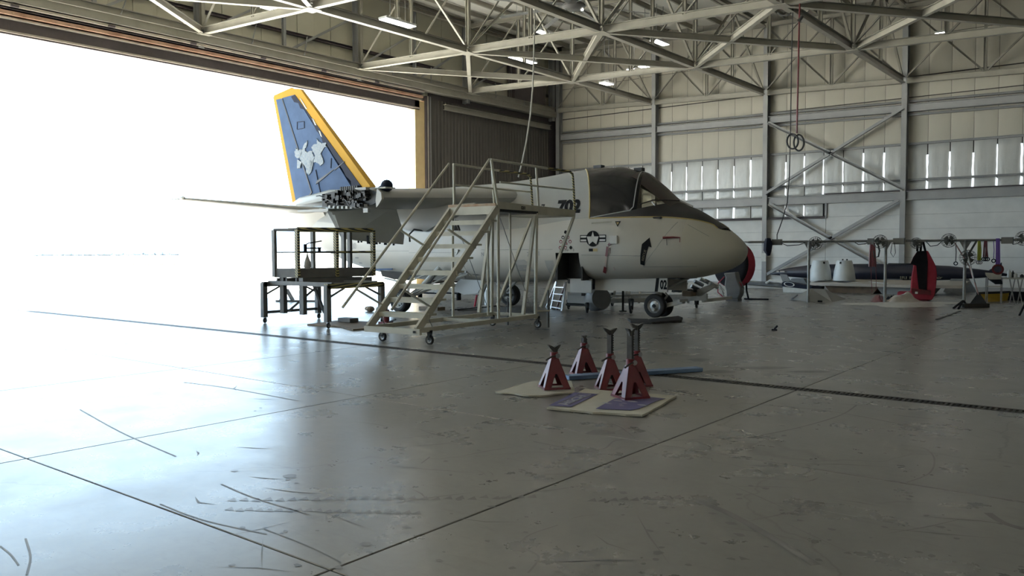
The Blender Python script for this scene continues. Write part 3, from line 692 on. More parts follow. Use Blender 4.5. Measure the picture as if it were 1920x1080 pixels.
# drooped flap of the near wing, its ragged seal
def flap_pt(x, y): return PY(x, y, NY-3.0)
FP = [(613, 394), (731, 380), (750, 440), (748, 457), (664, 449), (641, 447)]
def onfl(px, k): return PY(px[0], px[1], NY-4.30+1.7*k)
c0 = [onfl((613, 396), 0), onfl((733, 384), .62), onfl((750, 440), .9), onfl((748, 457), .9), onfl((664, 450), .35), onfl((640, 447), .2)]
fm = MB(); fm.prism(c0, (.10, .05, -.02)); fm.build('drooped_flap', m_flap, ac)
for k in range(9):
    x = 672+k*8.5+random.uniform(-2, 2); a = onfl((x, 450+(x-664)*.085), .35+(x-664)*.0066); hgt = random.uniform(.03, .10); MB().box(a[0]-.03, a[0]+random.uniform(.0, .05), a[1]-.02, a[1]+.01, a[2]-hgt, a[2]+.02).build('flap_seal', m_blackf, ac)
p = [onfl((622, 403), -.01), onfl((628, 403), .01), onfl((641, 446), .18), onfl((633, 420), .08)]
MB().prism(p, (.02, -.02, 0)).build('flap_end_plate', m_cowl, ac)
# cables hanging from the pylon
MB().path([L(-4.95, -2.6, 2.08), L(-5.2, -2.68, 2.12), L(-5.35, -2.7, 2.0), L(-5.33, -2.7, 1.82)], .022).build('hanging_cable', m_cable, ac)
MB().lathe([(.05, .12), (.055, 0), (.09, -.10), (.09, -.12), (0, -.12)], L(-4.15, -2.3, 2.2), n=10).build('work_lamp', m_cable, ac)
# --- tail fin (built in its own plane, all shapes have thickness)
def F(px, py): 
    q = PY(px, py, NY); return (q[0], q[2])
def finplate(name, pxs, m, th0, th1=None):
    mb = MB(); pts = [F(*p) for p in pxs]; z0 = 3.3; z1 = 7.0; lo, hi = th0, th1 if th1 else th0*.45
    T = lambda z: lo+(hi-lo)*min(1, max(0, (z-z0)/(z1-z0)))
    n = len(pts); vs = [(x, NY-T(z), z) for x, z in pts]+[(x, NY+T(z), z) for x, z in pts]
    mb.add(vs, [tuple(range(n)), tuple(range(n, 2*n))[::-1]]+[(i, n+i, n+(i+1) % n, (i+1) % n) for i in range(n)]); return mb.build(name, m, ac)
finplate('fin_panel', [(533, 184), (556, 178), (667, 355), (600, 388), (578, 382), (591, 361)], m_fblue, .13)
finplate('rudder', [(520, 187), (532, 184), (590.5, 361), (577, 381), (560, 381)], m_fblue, .10)
finplate('fin_leading_edge', [(556, 178), (548, 166), (566, 168), (700, 350), (690, 354), (683, 353)], m_fyel, .125)
finplate('fin_tip_cap', [(515, 180), (548, 165), (557, 178.5), (520, 187.5)], m_fyel, .11)
finplate('rudder_trailing_edge', [(514, 182), (520, 187), (560, 381), (552, 381)], m_fyel, .08)
finplate('peeled_strip', [(549, 182), (556, 178), (686, 353), (667, 357), (664, 340), (655, 331), (648, 318), (629, 290), (616, 268), (610, 268), (606, 254), (598, 246), (594, 238), (588, 226), (580, 214), (575, 206), (567, 204), (563, 194), (555, 192)], m_fnavy, .142)
for q in ([(565, 184), (568, 186), (580, 205), (577, 205)], [(589, 222), (592, 224), (598, 236), (595, 235)], [(602, 245), (605, 247), (609, 258), (606, 256)]): finplate('bare_patch', q, m_decalw, .150)
for q in ([(531.5, 186), (533.5, 186), (592, 361), (590, 361)], [(599, 346), (600, 340), (631, 318), (633, 318), (612, 336)], [(590, 360), (592, 361), (580, 382), (578, 381)], [(633, 318), (651, 303), (652, 304), (634, 320)]): finplate('panel_seam', q, m_black, .156)
for q in ([(597, 319), (598, 319), (612, 382), (611, 382)], [(561, 229), (574, 228), (574, 229), (562, 230)], [(561, 229), (562, 229), (562, 243), (561, 243)], [(562, 243), (575, 240), (575, 241), (562, 244)], [(574, 228), (575, 228), (575.5, 241), (574.5, 241)], [(626, 297), (627, 297), (626.5, 316), (625.5, 316)]): finplate('panel_seam', q, m_fnavy, .150)
random.seed(3)
def ragged(pts, k=3, j=1.3):
    out = []
    for i in range(len(pts)):
        a, b_ = pts[i], pts[(i+1) % len(pts)]
        for s in range(k): t = s/k; out.append((a[0]+(b_[0]-a[0])*t+random.uniform(-j, j), a[1]+(b_[1]-a[1])*t+random.uniform(-j, j)))
    return out
finplate('emblem_residue', ragged([(560, 278), (566, 283), (571, 280), (572, 290), (566, 298), (562, 296), (558, 290)]), m_resid, .165)
finplate('emblem_residue', ragged([(572, 282), (577, 268), (581, 265), (580, 274), (577, 283), (582, 286), (590, 284), (592, 290), (596, 296), (592, 306), (591, 318), (586, 330), (582, 326), (580, 316), (572, 304), (568, 296)]), m_resid, .165)
finplate('emblem_residue', ragged([(592, 285), (590, 277), (594, 272), (600, 270), (599, 261), (603, 266), (609, 270), (617, 268), (617, 274), (612, 278), (608, 290), (612, 304), (608, 311), (600, 305), (594, 304), (597, 294)]), m_resid, .165)
finplate('emblem_residue', ragged([(563, 299), (572, 304), (570, 314), (564, 317)], 3, 1), m_resid, .165)
finplate('emblem_residue', ragged([(588, 300), (594, 304), (592, 312), (588, 322)], 3, .8), m_resid, .165)
# base fairing of the fin and stabiliser root
fb = MB(); fb.path([L(-9.4, 0, 3.28), L(-10.2, 0, 3.30), L(-11.5, 0, 3.26), L(-13.0, 0, 3.12), L(-13.7, 0, 3.0)], [.10, .24, .30, .26, .12], 10); fb.build('fin_fairing', m_white, ac, True)
for sd in (-1, 1):
    loft([airfoil(-10.9, -13.3, 2.86, .22, sd*.3), airfoil(-11.3, -13.35, 2.88, .20, sd*.9), airfoil(-12.95, -14.0, 3.12, .09, sd*4.05), airfoil(-13.3, -14.05, 3.125, .04, sd*4.18)], 'horizontal_stabiliser', m_white)
    MB().sphere(L(-13.15, sd*4.12, 3.15), .09, 10, 1.6, .6, .6).build('stabiliser_tip', m_white, ac, True)
    loft([[(-11.0, sd*.55, 2.4), (-11.1, sd*.75, 2.9), (-11.6, sd*.75, 3.0), (-12.2, sd*.6, 2.3)], [(-12.9, sd*.36, 2.3), (-12.9, sd*.5, 2.85), (-13.1, sd*.5, 2.95), (-13.4, sd*.3, 2.35)]], 'tail_fairing', m_white)
# --- landing gear
def wheel(mb_t, mb_r, c, r, w_, ax=(0, 1, 0)):
    h = w_/2
    mb_t.lathe([(r*.60, -h*.86), (r*.80, -h), (r*.94, -h*.82), (r, -h*.45), (r, h*.45), (r*.94, h*.82), (r*.80, h), (r*.60, h*.86)], c, ax, 28)
    mb_r.lathe([(0, -h*.25), (r*.16, -h*.25), (r*.18, -h*.62), (r*.30, -h*.55), (r*.42, -h*.45), (r*.54, -h*.72), (r*.62, -h*.88), (r*.62, h*.88), (r*.54, h*.72), (r*.42, h*.45), (r*.18, h*.6), (0, h*.6)], c, ax, 24)
ng = MB(); 
ng.tube(L(0, 0, .24), L(-.05, 0, .98), .065, 12); ng.tube(L(-.02, 0, .55), L(-.05, 0, 1.0), .09, 12); ng.tube(L(0, -.28, .245), L(0, .28, .245), .04, 10)
ng.bar(L(.08, -.06, .30), L(.62, -.06, .44), .05, .09); ng.bar(L(.08, .06, .30), L(.62, .06, .44), .05, .09); ng.bar(L(.60, -.2, .46), L(.60, .2, .46), .06, .06)
ng.tube(L(.02, 0, .62), L(.75, 0, .98), .04, 8); ng.bar(L(.05, 0, .35), L(.22, 0, .56), .06, .03); ng.bar(L(.22, 0, .56), L(.04, 0, .74), .06, .03)
nw = ng.build('nose_gear_strut', m_gear, ac, True)
for s in (-.17, .17):
    t_, r_ = MB(), MB(); wheel(t_, r_, L(0, s, .326), .272, .16); to = t_.build('nose_tyre', m_tyre, ac, True); r_.build('wheel_rim', m_rim, to, True)
    hb_ = MB().lathe([(0, -.09), (.035, -.09), (.04, -.05), (0, -.05)], L(0, s, .326), (0, 1, 0), 12); hb_.build('hub_cap', m_dark, to)
for sd in (-1, 1):
    dp = MB(); dp.box(NX-1.42, NX+.47, NY+sd*.47-.02, NY+sd*.47+.02, .66, .97); dp.build('nose_gear_door', m_white, ac)
MB().box(NX-1.45, NX+.75, NY-.42, NY+.42, .95, .975).build('gear_bay_edge', m_dark, ac)
MB().prism([L(.20, -.494, .98), L(.275, -.494, .98), L(.235, -.494, .665), L(.16, -.494, .665)], (0, .003, 0)).build('door_stripe', m_decal, ac)
textmb('02', .27, lambda x, y: L(.38+x*.62, -.494, .815+y), bold=.012).build('door_number', m_decal, ac)
for (wx, wy, ux, s) in ((-6.45, -1.95, -5.75, -1), (-5.75, 1.75, -5.2, 1)):
    t_, r_ = MB(), MB(); wheel(t_, r_, L(wx, wy, .315), .315, .24); to = t_.build('main_tyre', m_tyre, ac, True); r_.build('wheel_rim', m_rim, to, True)
    lo = MB()
    for k in range(8): a = 2*PI*k/8; lo.tube(L(wx+.12*math.cos(a), wy-.10, .315+.12*math.sin(a)), L(wx+.12*math.cos(a), wy-.06, .315+.12*math.sin(a)), .022, 6)
    lo.build('rim_lugs', m_gear, to)
    st = MB(); ix = wx-s*.0
    st.tube(L(wx, wy-s*.05, .315), L(wx, wy-s*.32, .34), .05, 10); st.tube(L(wx, wy-s*.30, .32), L(ux, wy-s*.75, 1.15), .06, 10); st.tube(L((wx+ux)/2, wy-s*.50, .70), L(ux, wy-s*.75, 1.15), .085, 10)
    st.tube(L(wx+.1, wy-s*.34, .42), L(ux+.75, wy-s*1.0, 1.0), .035, 8); st.bar(L(wx-.06, wy-s*.3, .45), L(wx-.2, wy-s*.55, .8), .07, .03); st.bar(L(wx-.2, wy-s*.55, .8), L(ux-.1, wy-s*.72, 1.1), .07, .03)
    st.tube(L(wx+.05, wy-s*.2, .40), L(ux+.3, wy-s*.7, .95), .025, 6); st.build('main_gear_strut', m_gear, ac, True)
    MB().path([L(wx, wy-s*.3, .45), L(wx+.25, wy-s*.35, .62), L(ux-.1, wy-s*.5, .8), L(ux, wy-s*.7, 1.1)], .015).build('brake_hose', m_cable, ac)
# near gear bay: dark triangular opening with frames, gear door
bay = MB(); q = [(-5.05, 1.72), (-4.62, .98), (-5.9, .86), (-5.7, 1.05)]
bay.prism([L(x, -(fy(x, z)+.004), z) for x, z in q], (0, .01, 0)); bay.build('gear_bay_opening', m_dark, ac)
for a_, b_ in (((-5.15, 1.62), (-5.72, .9)), ((-5.1, 1.35), (-4.95, .95)), ((-5.3, 1.2), (-5.2, .9)), ((-5.5, 1.1), (-5.0, 1.05))):
    MB().bar(L(a_[0], -fy(*a_)-.02, a_[1]), L(b_[0], -fy(*b_)-.02, b_[1]), .05, .04).build('bay_frame', m_gear, ac)
MB().prism([L(-5.3, -.9, .86), L(-4.5, -.9, .84), L(-4.62, -1.0, .52), L(-5.1, -1.0, .46), L(-5.6, -.98, .60)], (0, .03, 0)).build('main_gear_door', m_grey, ac)
# open aft bay under the belly, belly door, hook fairing
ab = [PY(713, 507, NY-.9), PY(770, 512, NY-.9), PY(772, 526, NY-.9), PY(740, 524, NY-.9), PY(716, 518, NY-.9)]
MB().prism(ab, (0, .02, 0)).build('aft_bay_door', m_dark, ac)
MB().prism([PY(698, 504, NY-.95), PY(735, 503, NY-.95), PY(735, 506, NY-.95), PY(698, 507.5, NY-.95)], (0, .03, 0)).build('bay_edge_strip', m_fblue, ac)
MB().prism([PY(720, 520, NY-.8), PY(760, 529, NY-.8), PY(760, 533, NY-.8), PY(720, 523, NY-.8)], (0, .04, 0)).build('bay_hinge_strip', m_gear, ac)
bd = [PY(853, 533, NY-.4), PY(912, 533, NY-.4), PY(905, 552, NY-.4), PY(870, 552, NY-.4)]
MB().prism(bd, (0, .05, 0)).build('belly_door', m_grey, ac)
MB().prism([PY(830, 534, NY-.2), PY(852, 534, NY-.2), PY(822, 550, NY-.2), PY(812, 548, NY-.2)], (0, .05, 0)).build('belly_door', m_grey, ac)
MB().box(NX-1.95, NX-1.35, NY-.75, NY-.71, .60, .93).build('entry_door', m_grey, ac)
# --- markings on the near flank
def flank(x, z, off=.006): return L(x, -(fy(x, z)+off), z)
def decal(name, pts, m, off=.006, cuts=0):
    mb = MB(); 
    bm = bmesh.new(); vs = [bm.verts.new((x, 0, z)) for x, z in pts]; bm.faces.new(vs); bmesh.ops.triangulate(bm, faces=bm.faces)
    if cuts: bmesh.ops.subdivide_edges(bm, edges=bm.edges[:], cuts=cuts, use_grid_fill=True)
    bm.verts.ensure_lookup_table(); bm.verts.index_update()
    mb.add([flank(v.co.x, v.co.z, off) for v in bm.verts], [tuple(v.index for v in f.verts) for f in bm.faces]); bm.free()
    return mb.build(name, m, ac)
def ring(cx, cz, r, n=24, k=1.0): return [(cx+r*math.cos(2*PI*i/n), cz+r*math.sin(2*PI*i/n)*k) for i in range(n)]
cx, cz, R = -1.08, 1.86, .17
for sx in (-1, 1):
    decal('roundel_bar', [(cx+sx*.10, cz-.075), (cx+sx*.345, cz-.075), (cx+sx*.345, cz+.085), (cx+sx*.10, cz+.085)], m_decal, .006, 1)
    decal('roundel_bar_white', [(cx+sx*.10, cz+.025), (cx+sx*.325, cz+.025), (cx+sx*.325, cz+.068), (cx+sx*.10, cz+.068)], m_decalw, .009, 1)
    decal('roundel_bar_white', [(cx+sx*.10, cz-.057), (cx+sx*.325, cz-.057), (cx+sx*.325, cz-.015), (cx+sx*.10, cz-.015)], m_decalw, .009, 1)
decal('roundel_disc', ring(cx, cz, R+.01, 28), m_decal, .011, 1)
star = []
for k in range(10):
    a = PI/2+k*PI/5; r = .165 if k % 2 == 0 else .063; star.append((cx+r*math.cos(a), cz+r*math.sin(a)))
decal('roundel_star', star, m_decalw, .016)
decal('data_plate', [(cx-.11, cz-.29), (cx, cz-.29), (cx, cz-.225), (cx-.11, cz-.225)], m_decal); decal('data_plate', [(cx, cz-.29), (cx+.12, cz-.29), (cx+.12, cz-.225), (cx, cz-.225)], m_ystripe)
decal('pale_strip', [(-1.13, 2.19), (-.6, 2.21), (-.6, 2.25), (-1.13, 2.23)], mat('strip_olive', (.36, .35, .30), .6), .006, 2)
def warn(cx, cz, s):
    decal('warning_triangle', [(cx-s, cz+s*.9), (cx+s, cz+s*.9), (cx, cz-s*.9)], m_decal); decal('warning_triangle', [(cx-s*.55, cz+s*.62), (cx+s*.55, cz+s*.62), (cx, cz-s*.35)], m_ystripe, .010)
warn(-.45, 2.175, .07); warn(-2.72, 2.05, .065)
# rescue arrow
ax_, az = (.31-.13), (1.87-1.29)
def arr(u, v):  # u across, v along 0..1
    return (.115+.20*v+u*.95, 1.27+.60*v-u*.33)
decal('rescue_arrow', [arr(-.045, 0), arr(.045, 0), arr(.045, .70), arr(.115, .70), arr(0, 1), arr(-.115, .70), arr(-.045, .70)], m_decal, .008, 3)
textmb('RESCUE', .075, lambda x, y: flank(*arr(-y*1.0, .35+x*1.55), .010)).build('arrow_lettering', mat('lettering_olive', (.22, .20, .14), .6), ac)
def side_text(s, cx, cz, size, name, m, kx=1.0, bold=0.0, slope=0.0): textmb(s, size, lambda x, y: flank(cx+x*kx, cz+y+slope*x, .008), bold=bold).build(name, m, ac)
side_text('702', -1.80, 2.60, .40, 'side_number', m_decal, 1.08, .022)
side_text('7', -2.55, 2.58, .3, 'old_number', m_decal, .8)
side_text('W', -1.50, 2.50, .09, 'small_mark', m_decal)
side_text('VX-30', -9.65, 1.74, .26, 'unit_code', mat('faded_lettering', (.36, .37, .36), .6), 1.0)
for (x, z, s) in ((-4.35, 1.50, 'N'), (-3.25, 1.52, '0'), (-2.92, 1.50, '7'), (-2.6, 1.52, '1')): side_text(s, x, z, .15, 'stencil_mark', m_vent)
# cluster of hazard symbols above the hatch
tri = [(-1.83, 2.02), (-1.90, 1.90), (-1.76, 1.90), (-1.96, 1.80), (-1.70, 1.80), (-1.98, 1.66), (-1.83, 1.66), (-1.68, 1.66)]
for k, (x, z) in enumerate(tri):
    decal('hazard_symbol', ring(x, z, .042, 10), m_decal if k in (0, 7, 1) else m_red, .006); decal('hazard_symbol', ring(x+.004, z-.004, .022, 8), m_decalw if k not in (0, 7) else m_decal, .010)
decal('hazard_symbol', [(-1.895, 1.73), (-1.765, 1.73), (-1.83, 1.87)], m_red, .007); decal('hazard_symbol', [(-1.865, 1.748), (-1.795, 1.748), (-1.83, 1.82)], m_decalw, .011)
side_text('NO STEP', -1.84, 1.595, .05, 'hatch_stencil', m_decal); side_text('2', -1.60, 1.60, .07, 'hatch_stencil', m_decal)
# stained panels low on the flank
for q in ([(-3.35, .98), (-2.75, .98), (-2.95, 1.32), (-3.05, 1.38), (-3.35, 1.36)], [(-2.42, 1.06), (-2.2, .98), (-2.2, 1.36), (-2.45, 1.36)]): decal('scuffed_panel', q, m_grey, .005, 2)
for q in ([(-9.55, 1.42), (-9.35, 1.42), (-9.32, 1.06), (-9.5, 1.06)], [(-10.75, 1.50), (-10.6, 1.50), (-10.5, 1.26), (-10.62, 1.26)]): decal('vent_panel', q, m_vent, .005, 1)
for x0, z0, x1, z1 in ((.12, 1.23, .45, 1.62), (.45, 1.62, .85, 2.2), (.12, 1.23, 1.25, 1.24), (-1.4, 1.49, .1, 1.47), (-4.4, 1.62, -2.2, 1.62), (1.05, 2.14, 1.5, 1.88), (-7, 1.55, -5.2, 1.55), (-9, 1.6, -7, 1.6)):
    n = 14; pts = [(x0+(x1-x0)*k/n, z0+(z1-z0)*k/n) for k in range(n+1)]
    MB().path([flank(x, z, -.002) for x, z in pts], .005, 4).build('panel_line', m_vent, ac)
# red safety ribbons and plugs
MB().path([flank(.62, 1.86, .03), flank(.85, 1.87, .04), flank(.98, 1.86, .04), flank(.98, 1.76, .03)], [.03, .02, .014, .008], 6).build('probe_cover', m_redp, ac, True)
MB().path([flank(.70, 1.83, .03), flank(.71, 1.70, .03)], .006).build('probe_cord', m_cable, ac)
MB().box(*sorted((NX-.62, NX-.44)), NY-1.14, NY-1.09, 1.74, 1.92).build('static_port_plate', m_decalw, ac)
rbb = MB(); rb2 = MB()
for a_, b_, wd, tgt in (((-.52, 1.84), (-.66, 1.70), .05, rbb), ((-.68, 1.68), (-.72, 1.46), .055, rbb), ((-.72, 1.46), (-.80, 1.22), .03, rb2), ((-.80, 1.22), (-.90, 1.08), .06, rbb), ((-.64, 1.66), (-.60, 1.14), .025, rb2)):
    d = Vector((b_[0]-a_[0], b_[1]-a_[1])).normalized(); nx, nz = -d.y*wd/2, d.x*wd/2
    tgt.prism([flank(a_[0]-nx, a_[1]-nz, .03), flank(a_[0]+nx, a_[1]+nz, .03), flank(b_[0]+nx, b_[1]+nz, .03), flank(b_[0]-nx, b_[1]-nz, .03)], (0, -.006, 0))
rbb.build('safety_ribbon', m_redp, ac); rb2.build('ribbon_cord', mat('pale_pink_cord', (.45, .36, .34), .7), ac)

# ================================================================== STAIR STAND
SA = np.array([-10.86, 9.97, 0.0]); sa_ = np.array([-.087, .996, 0.0]); sa_ /= np.linalg.norm(sa_); sr_ = np.array([sa_[1], -sa_[0], 0.0])
def S(u, v, z): return tuple(SA+sr_*u+sa_*v+np.array([0, 0, z]))
st = thing('stair_platform', 'cream wheeled maintenance stair with handrails and raised platform beside the aircraft', 'platform', S(.545, 1.6, 0))
UW = 1.09; UPV = tuple(sa_)
def sbar(name, p, q, w_, h=None, m=m_stair, up=(0,0,1)): return MB().bar(S(*p), S(*q), w_, h, up).build(name, m, st)
def stube(name, p, q, r, m=m_stair): return MB().tube(S(*p), S(*q), r, 10).build(name, m, st, True)
for u in (0, UW):
    sbar('stringer', (u, -.33, .27), (u, 2.06, 2.42), .05, .14)
    sbar('base_rail', (u, -.33, .27), (u, 3.5, .26), .06, .08)
    stube('front_post', (u, 2.08, .28), (u, 2.08, 2.36), .028); stube('rear_post', (u, 3.42, .2), (u, 3.47, 2.36), .034)
    stube('stair_handrail', (u, -.95, .66), (u, 1.98 if u == 0 else 1.80, 3.30), .024)
    for (va, za_, vb, zb_) in ((-.62, .95, .08, .62), (.52, 1.98, 1.25, 1.68)): sbar('handrail_brace', (u, va, za_), (u, vb, zb_), .05, .02)
    stube('top_rail', (u, 2.12 if u == 0 else 1.85, 3.30), (u, 3.9 if u else 3.7, 3.30), .024)
    MB().path([S(u, 3.9 if u else 3.7, 3.30), S(u, 4.85, 3.31), S(u, 4.97, 3.26), S(u, 5.0, 3.1), S(u, 5.07, 2.46)], .026, 8).build('taped_rail', m_haz, st, True)
    stube('mid_rail', (u, 2.15, 2.90), (u, 5.0, 2.92), .018)
    stube('rail_post', (u, 2.14 if u == 0 else 2.08, 2.44), (u, 2.14 if u == 0 else 1.86, 3.30), .026); stube('rail_post', (u, 3.56, 2.36), (u, 3.46, 3.30), .024)
    sbar('toe_board', (u, 2.1, 2.46), (u, 5.07, 2.41), .025, .14)
    sbar('platform_strut', (u, 3.62, .42), (u, 5.03, 2.34), .05, .05); sbar('side_brace', (u, 2.95, .32), (u, 3.4, 2.3), .06, .06)
    MB().path([S(u, 2.1, 2.3), S(u, 3.3, .35)], .008, 5).build('tie_rod', m_metal, st)
for u in (.27, .82): stube('inner_post', (u, 2.9, .28), (u, 2.9, 2.36), .022)
for k, (v, z) in enumerate(((.02, .50), (.29, .74), (.55, .97), (.82, 1.21), (1.09, 1.45), (1.36, 1.69), (1.62, 1.93), (1.85, 2.14))):
    mb = MB(); c = [S(-.0, v-.11, z), S(UW+.06, v-.11, z), S(UW+.06, v+.10, z), S(-.0, v+.10, z)]; mb.prism(c, (0, 0, .035)); mb.prism([S(0, v-.11, z-.05), S(UW+.06, v-.11, z-.05), S(UW+.06, v-.08, z-.05), S(0, v-.08, z-.05)], (0, 0, .06)); mb.build('step', m_stair, st)
MB().prism([S(-.02, 2.02, 2.34), S(UW+.02, 2.02, 2.34), S(UW+.02, 3.5, 2.34), S(-.02, 3.5, 2.34)], (0, 0, .05)).build('deck', m_mach, st)
MB().prism([S(0, 3.5, 2.33), S(UW, 3.5, 2.33), S(UW, 5.05, 2.33), S(0, 5.05, 2.33)], (0, 0, .05)).build('extension_deck', m_stair, st)
MB().bar(S(-.02, 2.0, 2.37), S(UW+.02, 2.0, 2.37), .06, .16).build('deck_nosing', m_stair, st); MB().bar(S(-.02, 1.98, 2.47), S(UW+.02, 1.98, 2.47), .03, .05).build('rusty_nosing', m_rust, st)
MB().prism([S(-.08, -.36, .20), S(UW+.08, -.36, .20), S(UW+.08, -.30, .20), S(-.08, -.30, .20)], (0, 0, .10)).build('front_beam', m_stair, st)
for v in (1.75, 3.45): sbar('cross_rail', (0, v, .27), (UW, v, .27), .06, .06)
sbar('cross_rail', (0, 3.48, .26), (UW, 3.48, .26), .06, .06); sbar('bolt_plate', (UW-.05, -.375, .25), (UW+.0, -.375, .25), .01, .04, m_dark)
for u in (0, UW): stube('step_stay', (u, .1, .26), (u, -.05, .5), .008, m_metal)
textmb('0201', .085, lambda x, y: S(UW+.016, 2.95+x, 2.44+y), bold=.004).build('board_number', m_decal, st)
def caster(root, p, r, m_fork=m_metal, top=None):
    t_, r_ = MB(), MB(); wheel(t_, r_, (p[0], p[1], r+.002), r, r*.55, UPV if root is st else (1, .3, 0))
    to = t_.build('caster_wheel', m_tyre, root, True); r_.build('caster_hub', m_metal, to, True)
    f = MB(); top = top or 2*r+.05; n = Vector(UPV if root is st else (1, .3, 0)).normalized()*r*.36; c = Vector(p)
    for s in (-1, 1): f.prism([c+n*s+Vector((-.02, 0, r)), c+n*s+Vector((.02, 0, r)), c+n*s+Vector((.04, 0, top)), c+n*s+Vector((-.04, 0, top))], n*.12)
    f.tube(c+Vector((0,0,top-.02)), c+Vector((0,0,top+.02)), r*.6, 10); f.build('caster_fork', m_fork, root)
for u, v in ((.02, 0), (UW+.0, 0), (0, 3.45), (UW, 3.5)): caster(st, S(u, v, 0), .085, m_dark, .23)
MB().tube(S(UW+.16, 3.66, .01), S(UW+.16, 3.66, .78), .022, 8).build('stabiliser_leg', m_wstand, st, True); MB().tube(S(.25, 3.66, .01), S(.25, 3.66, .6), .018, 8).build('stabiliser_leg', m_wstand, st, True)
MB().bar(S(UW-.02, 3.5, .36), S(UW+.2, 3.66, .36), .06, .03).build('stabiliser_arm', m_stair, st)

# ================================================================== WORK STAND (left)
ws = thing('work_stand', 'dark wheeled work stand with taped guard rails standing by the open door', 'work stand', (-14.7, 11.7, 0))
def wbar(name, p, q, w_, h=None, m=m_wstand): return MB().bar(p, q, w_, h).build(name, m, ws)
xl, xr, yf, yr = -15.78, -13.58, 10.97, 12.47
for (x, nm) in ((xl, m_wstand), (xr, m_haz)):
    for y in (yf, yr): wbar('leg', (x, y, .13), (x, y, .90), .11, .11)
    wbar('end_beam', (x, yf-.03, .87), (x, yr+.03, .87), .11, .11, nm)
    wbar('end_brace', (x, yr-.45, .82), (x, yr, .62), .035)
    wbar('end_brace', (x, yf+.45, .82), (x, yf, .62), .035)
wbar('lower_rail', (xl, yf, .24), (xl, yr, .24), .06, .06)
for y in (yf+.15, yr-.15): wbar('side_beam', (xl, y, .90), (xr, y, .90), .07, .09)
for x in (-15.45, -14.75): wbar('lift_post', (x, 11.25, .22), (x, 11.25, 1.02), .14, .10)
wbar('lift_brace', (-15.6, 11.5, .25), (-15.0, 11.9, .85), .06, .04); wbar('lift_brace', (-15.4, 12.35, .16), (-15.35, 12.0, .85), .06, .05)
px0, px1, py0, py1 = -15.62, -14.95, 11.15, 12.85
sk = .62   # platform is skewed a little to the frame
def Q(u, v, z): return (px0+(px1-px0)*u+sk*v*.9, py0+(py1-py0)*v+.12*u, z)
mb = MB(); mb.prism([Q(0,0,1.02), Q(1,0,1.02), Q(1,1,1.02), Q(0,1,1.02)], (0, 0, .05)); mb.build('deck', m_wstand, ws)
for u in (.08, .5, .92): MB().bar(Q(u, .0, .955), Q(u, 1, .955), .08, .10).build('deck_joist', m_wstand, ws)
for a_, b_ in (((0,0),(1,0)), ((1,0),(1,1)), ((1,1),(0,1)), ((0,1),(0,0))): MB().bar(Q(*a_, 1.12), Q(*b_, 1.12), .025, .20).build('toe_plate', m_wstand, ws)
for (u, v, m_) in ((0,0,m_wstand), (1,0,m_haz), (1,.5,m_haz), (1,1,m_haz), (0,1,m_wstand), (.0,.5,m_wstand), (.05,.9,m_wstand)): MB().bar(Q(u,v,1.03), Q(u,v,2.08), .10, .07).build('guard_post', m_, ws)
for z, r in ((2.08, .05), (1.58, .024)):
    MB().tube(Q(0,0,z), Q(1,0,z), r*.6, 8).build('guard_rail', m_wstand, ws); MB().tube(Q(0,0,z), Q(0,1,z), r*.6, 8).build('guard_rail', m_wstand, ws)
    MB().tube(Q(0,1,z), Q(1,1,z), r*.6, 8).build('guard_rail', m_wstand, ws)
    MB().tube(Q(1,0,z), Q(1,.5,z), r, 8).build('guard_rail', m_haz if z > 2 else m_wstand, ws); MB().tube(Q(1,.5,z), Q(1,1,z), r, 8).build('guard_rail', m_haz, ws)
for x, y in ((xl, yf), (xr, yf), (xl, yr), (xr, yr)): caster(ws, (x+.02, y, 0), .06, m_metal, .15)
mb = MB(); z0 = 1.60; q = lambda v, z: Q(1, v, z)
hp = thing('hand_pump', 'small black lever hand pump resting on the guard rail of the dark work stand', 'pump', q(.12, 1.60))
MB().bar(q(.09, 1.67), q(.30, 1.67), .05, .03).build('body', m_blackf, hp); MB().tube(q(.10, 1.60), q(.10, 1.76), .04, 10).build('cylinder', m_blackf, hp); MB().tube(q(.28, 1.60), q(.28, 1.69), .035, 10).build('foot', m_blackf, hp)
MB().path([q(.10, 1.74), q(.14, 1.78), q(.31, 1.83)], .014).build('lever', m_blackf, hp)
bg_ = MB(); c = Q(1, .125, 1.36)
bg_.path([(c[0], c[1], 1.56), (c[0], c[1], 1.48), (c[0]+.0, c[1], 1.38), (c[0], c[1], 1.26), (c[0], c[1], 1.21)], [.01, .03, .07, .085, .05], 9)
solo(bg_, 'plastic_bag', m_bag, 'crumpled plastic bag hanging below the hand pump on the work stand rail', 'bag', c, smooth=True)
tgm = MB().box(-.03, .03, -.01, .01, -.16, .0); tp = Q(1, .93, 2.0); o = place('rail_tag', tgm.mesh('rail_tag', m_blackf), None, (tp[0], tp[1], 1.96)); tag(o, 'small black tag hanging from the right rail of the dark work stand', 'tag')
bx = MB(); p = PZ(633, 606); bx.box(p[0]-.0, p[0]+.42, p[1]-.0, p[1]+.25, .03, .12); solo(bx, 'toolbox', m_wstand, 'flat dark box lying on the mat behind the work stand', 'box', p, bev=.01)
mt = MB(); pts = [PZ(576, 610), PZ(640, 602), PZ(705, 606), PZ(692, 617), PZ(662, 620), PZ(640, 614)]; mt.prism([(a, b_, .002) for a, b_, _ in pts], (0, 0, .025)); solo(mt, 'floor_mat', m_wood, 'ragged brown mat lying flat under the right end of the work stand', 'mat', pts[0])
dp_ = thing('debris_pile', 'heap of tan rags and scrap lying between work stand and near main wheel', 'debris', PZ(700, 584)); c = PZ(700, 584)
